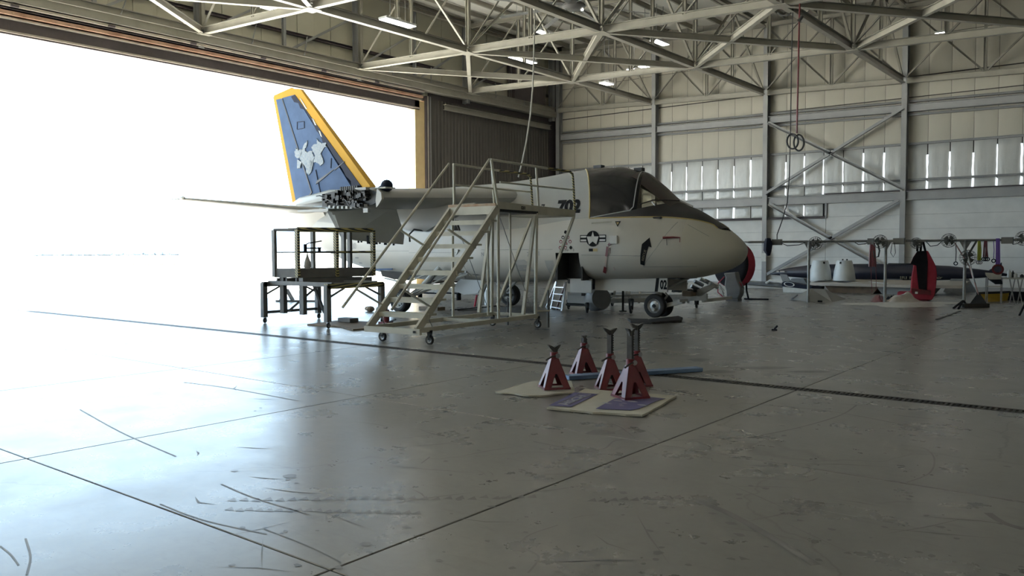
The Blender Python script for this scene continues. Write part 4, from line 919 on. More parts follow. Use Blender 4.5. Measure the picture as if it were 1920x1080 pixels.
for k in range(6): MB().sphere((c[0]+random.uniform(-.25, .3), c[1]+random.uniform(-.15, .2), .07), random.uniform(.06, .13), 8, 1, 1, .7).build('rag', (m_wood, m_mach, m_bag)[k % 3], dp_)

# ================================================================== JACK STANDS, CARDBOARD, PLANK
def jack_proto(hp_, saddle, label, loc, rz, red=m_redp, k=1.0):
    t = thing('jack_stand', label, 'jack stand', loc, rz, 'jack stands by the floor drain')
    o = Vector(loc); R = Matrix.Rotation(rz, 3, 'Z')
    def T(x, y, z): return o+R@Vector((x*k, y*k, z*k))
    bh, bw, tw = .34, .155, .043
    for q in range(4):
        Rq = Matrix.Rotation(q*PI/2, 3, 'Z')
        def W(x, y, z): v = Rq@Vector((x, y, z)); return T(v.x, v.y, v.z)
        mb = MB(); e = .012
        def face(pts):
            n = len(pts); A = [W(x, -(bw+(tw-bw)*z/bh), z) for x, z in pts]; B = [W(x, -(bw+(tw-bw)*z/bh)+e, z) for x, z in pts]
            mb.add(A+B, [tuple(range(n)), tuple(range(n, 2*n))[::-1]]+[(i, n+i, n+(i+1) % n, (i+1) % n) for i in range(n)])
        xo = lambda z: bw+(tw-bw)*z/bh
        face([(-xo(0), 0), (-xo(0)+.075, 0), (-.012, .17), (-.012, bh), (-xo(bh), bh)]); face([(xo(0), 0), (xo(bh), bh), (.012, bh), (.012, .17), (xo(0)-.075, 0)])
        face([(-.012, .17), (.012, .17), (.012, bh), (-.012, bh)])
        mb.build('leg_plate', red, t)
    for q in range(4):
        a = Matrix.Rotation(q*PI/2, 3, 'Z'); v1 = a@Vector((-bw+.005, -bw+.012, .012)); v2 = a@Vector((bw-.005, -bw+.012, .012))
        MB().bar(T(*v1), T(*v2), .02, .022).build('base_bar', red, t)
    MB().tube(T(0, 0, bh-.02), T(0, 0, bh+.07), .046*k, 12).build('collar', red, t, True)
    MB().tube(T(.03, -.05, bh+.03), T(.03, .06, bh+.03), .028*k, 10).build('pawl', m_metal, t, True)
    MB().path([T(.0, -.06, bh+.03), T(-.05, -.085, bh+.03), T(-.12, -.09, bh-.01)], .010*k, 6).build('handle', m_iron, t, True)
    pm = MB(); pm.bar(T(0, 0, .12), T(0, 0, bh+hp_), .058*k, .040*k)
    for j in range(int((hp_-.05)/.028)): pm.box(*[0]*6) if False else pm.bar(T(.028, 0, bh+.08+.028*j), T(.040, 0, bh+.08+.028*j), .036*k, .012*k)
    po = pm.build('ratchet_post', m_iron, t)
    z = bh+hp_
    MB().prism([T(-saddle, -.03, z+.035), T(-saddle+.02, -.03, z-.0), T(-.02, -.03, z-.045), T(.02, -.03, z-.045), T(saddle-.02, -.03, z), T(saddle, -.03, z+.035), T(saddle-.03, -.03, z+.03), T(.0, -.03, z+.005), T(-saddle+.03, -.03, z+.03)], R@Vector((0, .06*k, 0))).build('saddle', m_iron, po)
    return t
jack_proto(.12, .075, 'leftmost squat red jack stand with its head lowered, on the plain cardboard', (PZ(1039, 732)[0], PZ(1039, 732)[1], .0315), .88)
jack_proto(.13, .035, 'red jack stand furthest back, head lowered, on bare floor near the blue plank', (PZ(1095, 702)[0], PZ(1095, 702)[1], 0), .9)
jack_proto(.33, .08, 'red jack stand with tall raised post, standing centre behind the purple printed cardboard', (-5.0, 8.12, 0), .78)
jack_proto(.36, .08, 'red jack stand with tallest raised post, furthest right at the rear', (-4.88, 8.52, 0), .85)
jack_proto(.36, .05, 'nearest red jack stand with raised post, standing on the purple printed cardboard', (-4.44, 7.62, .0335), 1.06)
def sheet(name, px, m, label, th_=.018):
    pts = []; n = len(px)
    for i in range(n):
        a, b_ = px[i], px[(i+1) % n]
        for s in range(6): t = s/6; p = PZ(a[0]+(b_[0]-a[0])*t+random.uniform(-1.5, 1.5), a[1]+(b_[1]-a[1])*t+random.uniform(-.6, .6)); pts.append((p[0], p[1], .003+.006*random.random()))
    return solo(MB().prism(pts, (0, 0, th_)), name, m, label, 'cardboard', PZ(*px[0]))
sheet('cardboard_sheet', [(930, 738), (1002, 746), (1078, 738), (1072, 718), (1000, 718)], m_card, 'plain cream flattened cardboard under the leftmost jack stand')
cb = sheet('cardboard_sheet', [(1025, 769), (1110, 777), (1205, 783), (1268, 746), (1180, 740), (1098, 733)], m_card, 'cream flattened cardboard with purple print under the nearest jack stand', .02)
def flat(px, z): return [(PZ(*p)[0], PZ(*p)[1], z) for p in px]
MB().prism(flat([(1029, 766), (1071, 768.5), (1121, 744), (1077, 741)], .0305), (0, 0, .0015)).build('printed_block', m_purple, cb)
pb = MB().prism(flat([(1117, 772), (1182, 775), (1198, 772), (1232, 757), (1248, 753), (1205, 748), (1152, 753)], .0305), (0, 0, .0015)); pb.build('printed_block', m_purple, cb)
O_ = Vector(PZ(1076, 756)); ex = (Vector(PZ(1105, 744))-Vector(PZ(1060, 765))).normalized(); ey = (Vector(PZ(1060, 752))-Vector(PZ(1092, 757))).normalized()
textmb('HSCH', .15, lambda x, y: tuple(O_+ex*(x*1.5)+ey*(y*.9)+Vector((0, 0, .0345))), bold=.004).build('printed_letters', mat('print_pale', (.40, .40, .44), .7), cb)
fr_ = [PZ(1046, 763), PZ(1066, 764.5), PZ(1108, 745.5), PZ(1088, 744)]
MB().path([(p[0], p[1], .033) for p in fr_+[fr_[0]]], .006, 4).build('printed_frame', mat('print_pale', (.40, .40, .44)), cb)
random.seed(9)
for k in range(7):
    c = PZ(1150+random.uniform(-15, 60), 766+random.uniform(-10, 6)); r = random.uniform(.02, .06)
    MB().add([(c[0]+r*1.6*math.cos(t)*random.uniform(.6, 1), c[1]+r*.7*math.sin(t)*random.uniform(.6, 1), .0335) for t in np.linspace(0, 2*PI, 9)[:-1]], [tuple(range(8))]).build('printed_picture', mat('print_pale', (.40, .40, .44)), cb)
bl = MB(); a_, b_ = V(PZ(1062, 712)), V(PZ(1312, 696)); bl.bar((a_.x, a_.y, .03), (b_.x, b_.y, .03), .16, .05); solo(bl, 'plank', m_blueb, 'long blue plank lying across the floor drain behind the jack stands', 'plank', (a_.x, a_.y, 0), bev=.004)
sw = MB(); sw.bar((PZ(1180, 697)[0], PZ(1180, 697)[1], .012), (PZ(1212, 695)[0], PZ(1212, 695)[1], .012), .05, .02); solo(sw, 'wood_strip', m_wood, 'thin brown wood offcut on the floor behind the jack stands', 'wood', PZ(1180, 697))
for (x, y) in ((1452, 618),): 
    c = PZ(x, y+2); mb = MB(); mb.box(c[0]-.05, c[0]+.05, c[1]-.02, c[1]+.02, 0, .03); mb.bar((c[0], c[1], .03), (c[0]+.06, c[1], .10), .03); solo(mb, 'scrap_clip', m_blackf, 'small black clip lying alone on the floor in front of the nose', 'clip', c)

# ================================================================== UNDER AND AROUND THE AIRCRAFT
ck = thing('wheel_mat', 'dark padded boards wedged around the twin nose wheels', 'mat', (-9.1, 16.5, 0))
for q in ([(1177, 601), (1215, 602), (1222, 608), (1182, 606)], [(1214, 603), (1272, 596), (1280, 599), (1278, 604), (1222, 608)]): MB().prism([(a, b_, .002) for a, b_, _ in [PZ(*p) for p in q]], (0, 0, .05)).build('board', m_dark, ck, bev=.01)
# ground air cart below the hatch
gc = thing('air_cart', 'pale ground air cart with dark drum and duct below the open hatch', 'cart', (-12.0, 18.2, 0))
def box_px(x0, x1, y0, y1, Y, d, name, m, root, bev=.015):
    a = PY(x0, y0, Y); b_ = PY(x1, y1, Y); return MB().box(a[0], b_[0], Y, Y+d, min(a[2], b_[2]), max(a[2], b_[2])).build(name, m, root, bev=bev)
box_px(1063, 1101, 547, 570, 17.9, .8, 'cart_body', m_grey, gc); box_px(1071, 1112, 523, 548, 18.2, .5, 'upper_housing', m_grey, gc)
box_px(1090, 1097, 549.5, 555, 17.88, .02, 'gauge_window', m_dark, gc, 0); box_px(1060, 1103, 569, 575, 17.95, .7, 'skid', m_mach, gc)
c0_ = PY(1112, 562, 17.8)
MB().lathe([(0, -.30), (.26, -.30), (.30, -.2), (.30, .2), (.26, .30), (0, .30)], (c0_[0], 18.0, c0_[2]), (.75, -.55, .12), 20).build('drum', m_vent, gc, True)
MB().path([PY(1117, 522, 17.9), PY(1116, 535, 17.9), PY(1113, 550, 17.9)], [.13, .14, .17], 12).build('duct', m_blackf, gc, True)
for (x, y) in ((1101, 587), (1120, 583), (1066, 580)): caster(gc, PZ(x, y), .07, m_dark, .25)
# white engine trailer behind the nose gear
et = thing('engine_trailer', 'white steel engine trailer with small casters standing behind the nose gear', 'trailer', (-10.3, 19.6, 0))
def tp(x, y, Y): return PY(x, y, Y)
for Y, dy in ((19.0, 0), (20.6, -5)):
    MB().bar(tp(1122, 565+dy, Y), tp(1326, 559+dy, Y), .09, .11).build('main_rail', m_gear, et); MB().bar(tp(1122, 556+dy, Y), tp(1240, 552+dy, Y), .05, .06).build('upper_rail', m_gear, et)
for x in (1130, 1150, 1172, 1178, 1198, 1290): 
    MB().bar(tp(x, 567, 19.0), tp(x+3, 545, 19.3), .06, .06).build('upright', m_gear, et)
for x in (1126, 1318): MB().bar(tp(x, 564, 19.0), (tp(x, 564, 19.0)[0], 20.7, tp(x, 564, 19.0)[2]), .07, .08).build('cross_rail', m_gear, et)
MB().bar(tp(1232, 547, 19.0), tp(1238, 575, 19.0), .07, .07).build('upright', m_gear, et)
MB().prism([tp(1280, 553, 19.2), tp(1338, 531, 19.2), tp(1345, 534, 19.2), tp(1300, 562, 19.2)], (0, .15, 0)).build('tow_arm', m_gear, et)
for k, (x, y) in enumerate(((1302, 527), (1312, 522), (1322, 526), (1330, 531), (1296, 536))): MB().tube(tp(x, y, 19.2), tp(x+16, y+8, 19.4), .05, 8).build('clamp_cylinder', m_cowl if k % 2 else m_metal, et, True)
for x in (1262, 1272, 1284): MB().bar(tp(x, 548, 19.1), tp(x+3, 530, 19.1), .06, .06).build('clamp_post', m_mach, et)
box_px(1262, 1300, 542, 549, 19.0, .4, 'clamp_bed', m_mach, et); box_px(1278, 1296, 545, 556, 18.9, .3, 'tool_bin', m_wood, et)
MB().tube(PZ(1168, 584), (PZ(1168, 584)[0], PZ(1168, 584)[1], .55), .03, 8).build('jack_leg', m_dark, et); MB().tube(PZ(1168, 584), (PZ(1168, 584)[0], PZ(1168, 584)[1], .02), .10, 10).build('jack_foot', m_dark, et)
for (x, y) in ((1183, 588), (1306, 578), (1148, 574)): caster(et, PZ(x, y), .10, m_dark, .36)
# step ladder seen behind the stair platform
ld = thing('step_ladder', 'aluminium step ladder with orange rail standing under the belly', 'ladder', PZ(1045, 580))
a_, b_ = V(PZ(1033, 579)), V(PZ(1054, 583))
for s, (p0, tx) in enumerate(((1033, 1043), (1053, 1061))):
    P0 = V(PZ(p0, 579+4*s)); P1 = V(PY(tx, 528, P0.y+.15)); MB().bar(P0, P1, .05, .03).build('rail', m_ladder, ld)
    P2 = V((P0.x-.55, P0.y+.55, 0)); MB().bar(P2, P1, .04, .03).build('rear_leg', m_redp if s else m_ladder, ld)
A0, A1, B0, B1 = V(PZ(1033, 579)), V(PY(1043, 528, PZ(1033, 579)[1]+.15)), V(PZ(1053, 583)), V(PY(1061, 528, PZ(1053, 583)[1]+.15))
for t in (.08, .32, .56, .8): MB().bar(A0.lerp(A1, t), B0.lerp(B1, t), .08, .025).build('rung', m_ladder, ld)
# floor clutter below the belly
hs = MB(); hs.path([PZ(845, 582), PZ(870, 580), PZ(905, 577), PZ(935, 574)], .03, 6); hs.path([PZ(858, 583), PZ(880, 582), PZ(900, 581)], .025, 6)
solo(hs, 'hose', m_cable, 'dark hose lying on the floor below the belly door', 'hose', PZ(870, 581))
rs = MB(); rs.bar((PZ(890, 575)[0], PZ(890, 575)[1], 0.0), (PY(894, 553, PZ(890, 575)[1])[0], PZ(890, 575)[1], PY(894, 553, PZ(890, 575)[1])[2]), .05, .03); solo(rs, 'red_streamer', mat('bright_red', (.62, .03, .07), .6), 'bright red streamer hanging below the belly door', 'streamer', PZ(890, 575))
wc = MB(); c = PZ(915, 571); wc.lathe([(0, 0), (.10, 0), (.10, .42), (.05, .46), (.05, .55), (0, .55)], (c[0], c[1], .0), n=14); solo(wc, 'white_canister', m_cowl, 'white canister standing beside the far main wheel', 'canister', c, smooth=True)
pl_ = MB(); c = PZ(820, 582); pl_.box(c[0]-.6, c[0]+.1, c[1]-.1, c[1]+.2, .0, .09); solo(pl_, 'timber_block', m_wood, 'brown timber block on the floor right of the near main wheel', 'timber', c)
js = thing('axle_jack', 'small red axle jack on the floor under the near main gear', 'jack', PZ(724, 608)); c = V(PZ(724, 608))
MB().box(c.x-.14, c.x+.12, c.y-.1, c.y+.1, .0, .06).build('base', m_redp, js); MB().tube(c+Vector((0,0,.06)), c+Vector((0,0,.32)), .075, 12).build('cylinder', m_redp, js); MB().tube(c+Vector((0,0,.32)), c+Vector((0,0,.42)), .04, 10).build('ram', m_metal, js); MB().bar(c+Vector((.08,0,.05)), c+Vector((.3,0,.12)), .03).build('handle', m_iron, js)
# trestle table in the doorway far behind the work stand
tr = thing('tent_frame', 'small dark folded trestle standing outside beyond the work stand', 'trestle', PZ(540, 565)); 
for (a, b_) in (((527, 560), (538, 554)), ((538, 554), (549, 560))): P_, Q_ = V(PZ(a[0], 566)), V(PZ(b_[0], 566)); P_.z = .05+(.35 if a[1] < 558 else 0); Q_.z = .05+(.35 if b_[1] < 558 else 0); MB().bar(P_, Q_, .3, .03).build('panel', m_wstand, tr)
P_, Q_ = V(PZ(518, 566)), V(PZ(600, 566)); P_.z = Q_.z = .03; MB().bar(P_, Q_, .12, .05).build('base_board', m_wstand, tr)
# far gear pins table bits seen past the belly
for k, x in enumerate((806, 841)):
    c = PZ(x, 562); bn = thing('low_bench', ('low black bench on the floor seen between stair and belly, left one', 'low black bench on the floor seen below the belly, right one')[k], 'bench', c)
    MB().box(c[0]-.5, c[0]+.5, c[1]-.1, c[1]+.1, .2, .24).build('seat', m_blackf, bn)
    for s in (-.45, .45): MB().box(c[0]+s-.03, c[0]+s+.03, c[1]-.08, c[1]+.08, 0, .2).build('leg', m_blackf, bn)

# red and black round inlet covers, padded post
def inlet_cover(loc, rz, H, Wd, label):
    t = thing('inlet_cover', label, 'cover', loc, rz); o = Vector(loc); R = Matrix.Rotation(rz, 3, 'Z')
    T = lambda x, y, z: o+R@Vector((x, y, z))
    return t, T
cP = PZ(1392, 561)
t, T = inlet_cover((cP[0], cP[1], 0), .1, 1.7, .9, 'round black and red inlet cover leaning upright behind the radome')
cz_ = 1.10
MB().lathe([(0, .12), (.58, .13), (.69, .09), (.72, .04)], T(-.36, .0, cz_), (-.30, -.95, .05), 32).build('cover_disc', m_blackf, t, True)
MB().lathe([(.70, .05), (.735, .03), (.74, -.26), (.70, -.30), (0, -.30)], T(-.36, .0, cz_), (-.30, -.95, .05), 32).build('red_rim', m_redf, t, True)
for (x0, x1) in ((-.25, -.1), (.12, .24)): MB().path([T(x0, 0, .55), T(x0+.04, -.1, .3), T(x1, -.15, .02)], .03, 6).build('strap', m_blackf, t)
MB().path([T(.1, -.15, .02), T(.5, -.1, .02), T(.85, -.05, .02)], .03, 6).build('strap_tail', m_blackf, t)
MB().path([T(-.2, .2, 1.83), T(.1, -.05, 1.84), T(.3, -.1, 1.83)], .03, 8).build('support_bar', m_gpipe, t)
c = V(PY(1372, 561, 24.2)); c.z = 0
gp = thing('padded_post', 'grey padded post with red edged side frames just under the radome', 'post', c)
a_ = PY(1358, 511, 24.2); b_ = PY(1385, 560, 24.2)
MB().prism([PY(1356, 512, 24.2), PY(1379, 510, 24.2), PY(1382, 525, 24.2), PY(1389, 540, 24.2), PY(1388, 552, 24.2), PY(1383, 561, 24.2), PY(1362, 560, 24.2), PY(1361, 545, 24.2), PY(1358, 535, 24.2), PY(1360, 520, 24.2)], (0, .3, 0)).build('padding', m_padgrey, gp, bev=.03); q_ = PY(1372, 561, 24.2); MB().box(q_[0]-.2, q_[0]+.2, 24.2, 24.5, 0, .08).build('foot', m_wstand, gp)
MB().path([PY(1358, 519, 24.3), PY(1346, 532, 24.3), PY(1346, 548, 24.3), PY(1356, 557, 24.3)], .018).build('side_frame', m_redf, gp); MB().path([PY(1384, 527, 24.3), PY(1390, 534, 24.3), PY(1389, 552, 24.3)], .018).build('side_frame', m_redf, gp)
for k in range(3): MB().bar(PY(1348+3*k, 533+6*k, 24.32), PY(1358, 545+6*k, 24.32), .02).build('frame_slat', m_vent, gp)
rp = MB()
for k in range(5): rp.path([PZ(1332+random.uniform(-3, 3), 561+k*.9), PZ(1345, 562.5+random.uniform(-1.5, 1.5)), PZ(1358, 560+random.uniform(-1, 2)), PZ(1372+random.uniform(-3, 3), 561+random.uniform(-1, 1))], .016, 5)
solo(rp, 'red_rope', mat('rope_red', (.50, .10, .10), .8), 'tangled red rope lying on the floor below the radome', 'rope', PZ(1352, 562))

# ================================================================== PIPE RAIL ALONG THE RIGHT, FANS AND HANGING GEAR
R1 = np.array(PZ(1517, 567)); R3 = np.array(PZ(1810, 573)); RD = (R3-R1)/np.linalg.norm(R3-R1); RN = np.array([RD[1], -RD[0], 0])
def PR(x, y, off=0.0):
    """pixel -> point on the upright plane that holds the rail; off steps it towards the camera side"""
    d = ray(x, y); t = ((R1+RN*off-EYE)@RN)/(d@RN); return tuple(EYE+d*t)
RZ = PR(1517, 453)[2]
def rail_at(x): p = PR(x, 450); return (p[0], p[1], RZ)
rl = thing('pipe_rail', 'long grey pipe rail on thin posts running along the right side at eye height', 'rail', tuple(R1))
xs_ = [1403, 1452, 1517, 1590, 1661, 1735, 1810, 1870, 1935]
for a, b_ in zip(xs_[:-1], xs_[1:]): MB().tube(rail_at(a), rail_at(b_), .035, 8).build('rail', m_gpipe, rl, True)
for x in (1517, 1661, 1810):
    p = rail_at(x); MB().tube((p[0], p[1], 0), p, .042, 10).build('post', m_gpipe, rl, True); MB().prism([(p[0]-RD[0]*.16, p[1]-RD[1]*.16, RZ), (p[0]+RD[0]*.16, p[1]+RD[1]*.16, RZ), (p[0]+RD[0]*.03, p[1]+RD[1]*.03, RZ-.25), (p[0]-RD[0]*.03, p[1]-RD[1]*.03, RZ-.25)], (0, .03, 0)).build('gusset', m_gpipe, rl)
for x, w_ in ((1457, .14), (1686, .15), (1889, .14), (1633, .08)):
    p = rail_at(x); MB().box(p[0]-w_, p[0]+w_, p[1]-.07, p[1]+.07, RZ-.10, RZ+.08).build('socket_box', m_fan, rl)
for a, b_, s in ((1460, 1515, .12), (1600, 1632, .1), (1735, 1768, .16), (1893, 1915, .12), (1640, 1660, .08)):
    A, B = Vector(rail_at(a)), Vector(rail_at(b_)); MB().path([A, A.lerp(B, .3)-Vector((0,0,s)), A.lerp(B, .7)-Vector((0,0,s*.8)), B], .012, 5).build('cord', m_cable, rl)
cw_ = Vector(rail_at(1457)); c1 = MB(); c1.path([cw_+Vector((0, .0, .08)), PR(1457, 440), PR(1466, 415), PR(1476, 380), PR(1480, 330), PR(1482, 250), PR(1484, 120), PR(1487, 0)], .016, 6)
solo(c1, 'pendant_line', m_cable, 'thin dark drop cord falling from the roof to the socket box on the pipe rail', 'cord', tuple(cw_), smooth=True)
def fan(px, py, label, off=.12, r=.19, rz=0.0):
    c = Vector(PR(px, py, off)); f = thing('rail_fan', label, 'fan', tuple(c), 0, 'caged fans on the pipe rail')
    ax = Vector((-RN[0]*-1, -RN[1]*-1, 0)); ax = Vector((math.sin(.5+rz), -math.cos(.5+rz), .05)).normalized()
    g_ = MB()
    for rr, z in ((r, 0), (r, .1), (r*.72, .085), (r*.45, .10), (r*.18, .11)): g_.torus(c+ax*(z-.05), ax, rr, .006, 24, 4)
    u = ax.cross(Vector((0,0,1))).normalized(); v = u.cross(ax)
    for k in range(16):
        a = 2*PI*k/16; d = u*math.cos(a)+v*math.sin(a)
        g_.path([c+d*r*.18+ax*.06, c+d*r*.7+ax*.045, c+d*r+ax*.05, c+d*r-ax*.05, c+d*r*.6-ax*.05, c+d*r*.2-ax*.05], .004, 4)
    g_.build('guard', m_fan, f)
    for k in range(4):
        a = 2*PI*k/4+.3; d = u*math.cos(a)+v*math.sin(a); e = u*math.cos(a+.9)+v*math.sin(a+.9)
        MB().prism([c+d*.03, c+d*r*.85, c+e*r*.75+ax*.03, c+e*.03+ax*.03], ax*.006).build('blade', m_fan, f)
    MB().tube(c-ax*.13, c+ax*.02, .05, 12).build('motor', m_wstand, f, True)
    q = Vector((c.x, c.y, RZ)); MB().bar(c-ax*.12, Vector((c.x-ax.x*.12+RD[0]*.25, c.y-ax.y*.12+RD[1]*.25, RZ)), .05, .05).build('bracket', m_wstand, f); return f
fan(1529, 456, 'caged fan above the left white cowling, leftmost on the pipe rail'); fan(1650, 453, 'caged fan beside the red rope bundle on the pipe rail')
fan(1718, 456, 'caged fan tilted low behind the straps of the hanging red and black cover', .05, .15); fan(1779, 451, 'caged fan between the hanging cover and the third post of the pipe rail')
fan(1815, 483, 'caged fan mounted low on the third post beneath the pipe rail', .15, .21); fan(1919, 447, 'caged fan at the right picture edge on the pipe rail')
# hanging red and black cover
hc = thing('inlet_cover', 'tall black and red inlet cover hanging by straps from the pipe rail', 'cover', PR(1732, 562, -.25)); c = Vector(PR(1732, 562, -.25))
def H(x, y, off=-.25): return PR(x, y, off)
dpt = Vector((-RN[0]*.16, -RN[1]*.16, 0))
MB().prism([H(1720, 471), H(1740, 470), H(1748, 485), H(1755, 499), H(1757, 515), H(1755, 540), H(1752, 555), H(1747, 563), H(1716, 560), H(1707, 548), H(1709, 520), H(1713, 497), H(1707, 495), H(1712, 483)], dpt).build('cover_body', m_redf, hc, bev=.02)
MB().prism([H(1720, 471, -.22), H(1736, 470, -.22), H(1739, 490, -.22), H(1738, 520, -.22), H(1737, 545, -.22), H(1723, 546, -.22), H(1720, 520, -.22), H(1718, 498, -.22), H(1707, 495, -.22), H(1712, 483, -.22)], (0, .03, 0)).build('black_flap', m_blackf, hc)
MB().prism([H(1709, 540, -.20), H(1745, 545, -.20), H(1745, 553, -.20), H(1710, 551, -.20)], (0, .03, 0)).build('lower_band', m_redp, hc)
for x0, x1 in ((1720, 1720), (1726, 1728), (1735, 1730)): MB().bar(H(x0, 471, -.2), (*rail_at(x1)[:2], RZ+.02), .06, .015).build('strap', m_blackf, hc)
MB().box(*sorted((H(1718, 549, -.15)[0]-.03, H(1718, 549, -.15)[0]+.04)), H(1718, 549, -.15)[1]-.01, H(1718, 549, -.15)[1], H(1718, 551, -.15)[2], H(1718, 547, -.15)[2]).build('buckle', m_foam, hc)
rb_ = PZ(1690, 562); rbm = MB(); rbm.prism([(rb_[0]-.15, rb_[1], .0), (rb_[0]+.8, rb_[1]-.1, .0), (rb_[0]+.8, rb_[1]-.1, .24), (rb_[0]+.3, rb_[1], .26), (rb_[0]-.12, rb_[1], .26)], (0, .35, 0)); solo(rbm, 'red_bag', m_redf, 'low red fabric bag on the floor at the foot of the hanging cover', 'bag', rb_, bev=.03)
# hanging straps and ropes
def hang(name, px, m, label, cat, y0=452, r=.02, n=2, hook=None, grp=None):
    x, y1 = px; p = PR(x, y0, .04); t = thing(name, label, cat, p, 0, grp)
    for k in range(n):
        dx = (k-(n-1)/2)*3.0
        MB().path([PR(x+dx*.6, y0, .04), PR(x+dx+random.uniform(-1, 1), (y0+y1)/2, .06), PR(x+dx*1.2, y1, .05)], r, 6).build('strand', m, t, True)
        if hook: MB().torus(PR(x+dx*1.2, y1+4, .05), (RN[0], RN[1], 0), .045, .014, 12, 5).build('hook', hook, t, True)
    return t
hang('rope_bundle', (1636, 500), m_redp, 'thick red rope bundle hanging from the pipe rail', 'rope', 455, .035, 4)
tl = MB(); tl.path([PR(1633, 500, .05), PR(1634, 530, .05), PR(1635, 548, .05)], .008, 4); tl.path([PR(1642, 498, .05), PR(1643, 530, .05), PR(1642, 545, .05)], .008, 4); solo(tl, 'loose_cord', m_redp, 'two thin red cords trailing below the red rope bundle', 'cord', PR(1633, 500, .05))
lp = MB(); lp.path([PR(1646, 458, .08), PR(1649, 470, .08), PR(1647, 481, .08), PR(1640, 483, .08), PR(1638, 470, .08)], .022, 6); solo(lp, 'cable_loop', m_cable, 'thick black cable loop hanging beside the red rope bundle', 'cable', PR(1646, 458, .08), smooth=True)
lp = MB(); lp.path([PR(1673, 455, .05), PR(1670, 474, .05), PR(1675, 482, .05), PR(1679, 474, .05), PR(1677, 455, .05)], .010, 5); solo(lp, 'cable_loop', m_cable, 'thin wire loop hanging right of the second rail post', 'cable', PR(1673, 455, .05), smooth=True)
hang('ratchet_strap', (1836, 488), m_lime, 'lime green straps with hooks hanging from the pipe rail', 'strap', 452, .028, 2, m_metal)
hang('ratchet_strap', (1848, 482), m_redp, 'short red straps with dark hooks hanging beside the lime straps', 'strap', 452, .022, 3, m_blackf)
hang('ratchet_strap', (1863, 485), m_purpf, 'thin violet strap with dark buckle hanging left of the purple webbing', 'strap', 452, .010, 1, m_blackf)
pw_ = thing('webbing_sling', 'wide purple webbing sling hanging furthest right on the pipe rail', 'strap', PR(1871, 448, .05))
for dx in (-1.6, 1.8): MB().bar(PR(1871+dx*.6, 447, .05), PR(1871+dx, 497, .05), .07, .02).build('webbing', m_purpf, pw_)
MB().torus(PR(1871, 505, .05), (RN[0], RN[1], 0), .12, .03, 14, 6).build('shackle', m_redp, pw_, True)
hang('hanging_hook', (1792, 490), m_cable, 'black hook on a cord hanging right of the fourth fan', 'hook', 455, .012, 1, m_blackf)
# navy bag on the column, far left of the rail
nb = MB(); p = Vector(rail_at(1441)); nb.path([p+Vector((0,-.05,.1)), p+Vector((.02,-.08,-.05)), p+Vector((0,-.08,-.25)), p+Vector((.03,-.05,-.42))], [.08, .14, .13, .05], 8); solo(nb, 'hanging_bag', m_fnavy, 'small navy bag hanging on the pipe rail in front of the column', 'bag', tuple(p), smooth=True)
# floor items at the rail foot
def heap(name, cx, cy, rx, ry, hh, m, label, cat, seed, n=14):
    random.seed(seed); c = Vector(PZ(cx, cy)); sxx = abs(PZ(cx+rx, cy)[0]-PZ(cx-rx, cy)[0])/2+.01; 
    ph_ = [(random.uniform(2, 7), random.uniform(0, 6), random.uniform(2, 7)) for _ in range(5)]
    ex_ = (Vector(PZ(cx+rx, cy))-Vector(PZ(cx-rx, cy)))/2; ey_ = (Vector(PZ(cx, cy-ry))-Vector(PZ(cx, cy+ry)))/2
    def fn(u, v):
        a = 2*PI*u; r = v*(1+.22*math.sin(3*a+ph_[0][1])+.12*math.sin(5*a+ph_[1][1]))
        h = hh*(1-v**2)*(1+.6*sum(math.sin(k[0]*r*math.cos(a)+k[1])*math.sin(k[2]*r*math.sin(a)) for k in ph_)/2.2)
        p = c+ex_*(r*math.cos(a))+ey_*(r*math.sin(a)); return (p.x, p.y, max(.004, h+.006))
    return solo(MB().grid(fn, 30, n), name, m, label, cat, tuple(c), smooth=True)
heap('plastic_tarp', 1700, 571, 100, 5, .05, m_tarp, 'crumpled pale plastic tarp spread on the floor before the hanging cover', 'tarp', 2); heap('tarp_bundle', 1690, 567, 32, 3, .22, m_foam, 'bunched white plastic heap on top of the pale tarp', 'tarp', 4)
heap('rope_pile', 1647, 566, 12, 2.5, .22, m_redp, 'dark red rope pile on the floor left of the white plastic heap', 'rope', 6); heap('glove_pile', 1675, 562, 12, 1.5, .12, m_blackf, 'small black bundle on the floor behind the white plastic heap', 'bundle', 8)
bm_ = thing('dust_mop', 'wide dark dust mop with pink handle leaning on the third rail post', 'mop', PZ(1832, 576))
A, B = Vector(PZ(1806, 577)), Vector(PZ(1853, 577)); MB().bar((A.x, A.y, .06), (B.x, B.y, .06), .14, .11).build('mop_head', m_dark, bm_); c = A.lerp(B, .6)
MB().prism([(c.x-.2, c.y, .11), (c.x+.2, c.y, .11), (c.x+.03, c.y, .38), (c.x-.03, c.y, .38)], (0, .04, 0)).build('mop_socket', m_dark, bm_); MB().path([(c.x, c.y, .35), PR(1818, 500, .08), PR(1790, 455, .06)], .018, 6).build('handle', mat('pink_handle', (.38, .22, .20), .6), bm_)
bs = MB(); A, B = Vector(PR(1813, 470, .1)), Vector(PZ(1839, 577)); bs.path([A, A.lerp(B, .5), (B.x, B.y, .13)], .02, 6); solo(bs, 'broom_pole', m_gpipe, 'bare grey pole leaning on the third rail post beside the dust mop', 'pole', tuple(B))
ft = thing('stand_foot', 'black splayed foot piece on the floor left of the third rail post', 'foot', PZ(1805, 574))
for (x, y) in ((1788, 579), (1797, 580), (1815, 577)): MB().bar((*PZ(1806, 573)[:2], .14), (*PZ(x, y)[:2], .02), .05, .03).build('leg', m_blackf, ft)
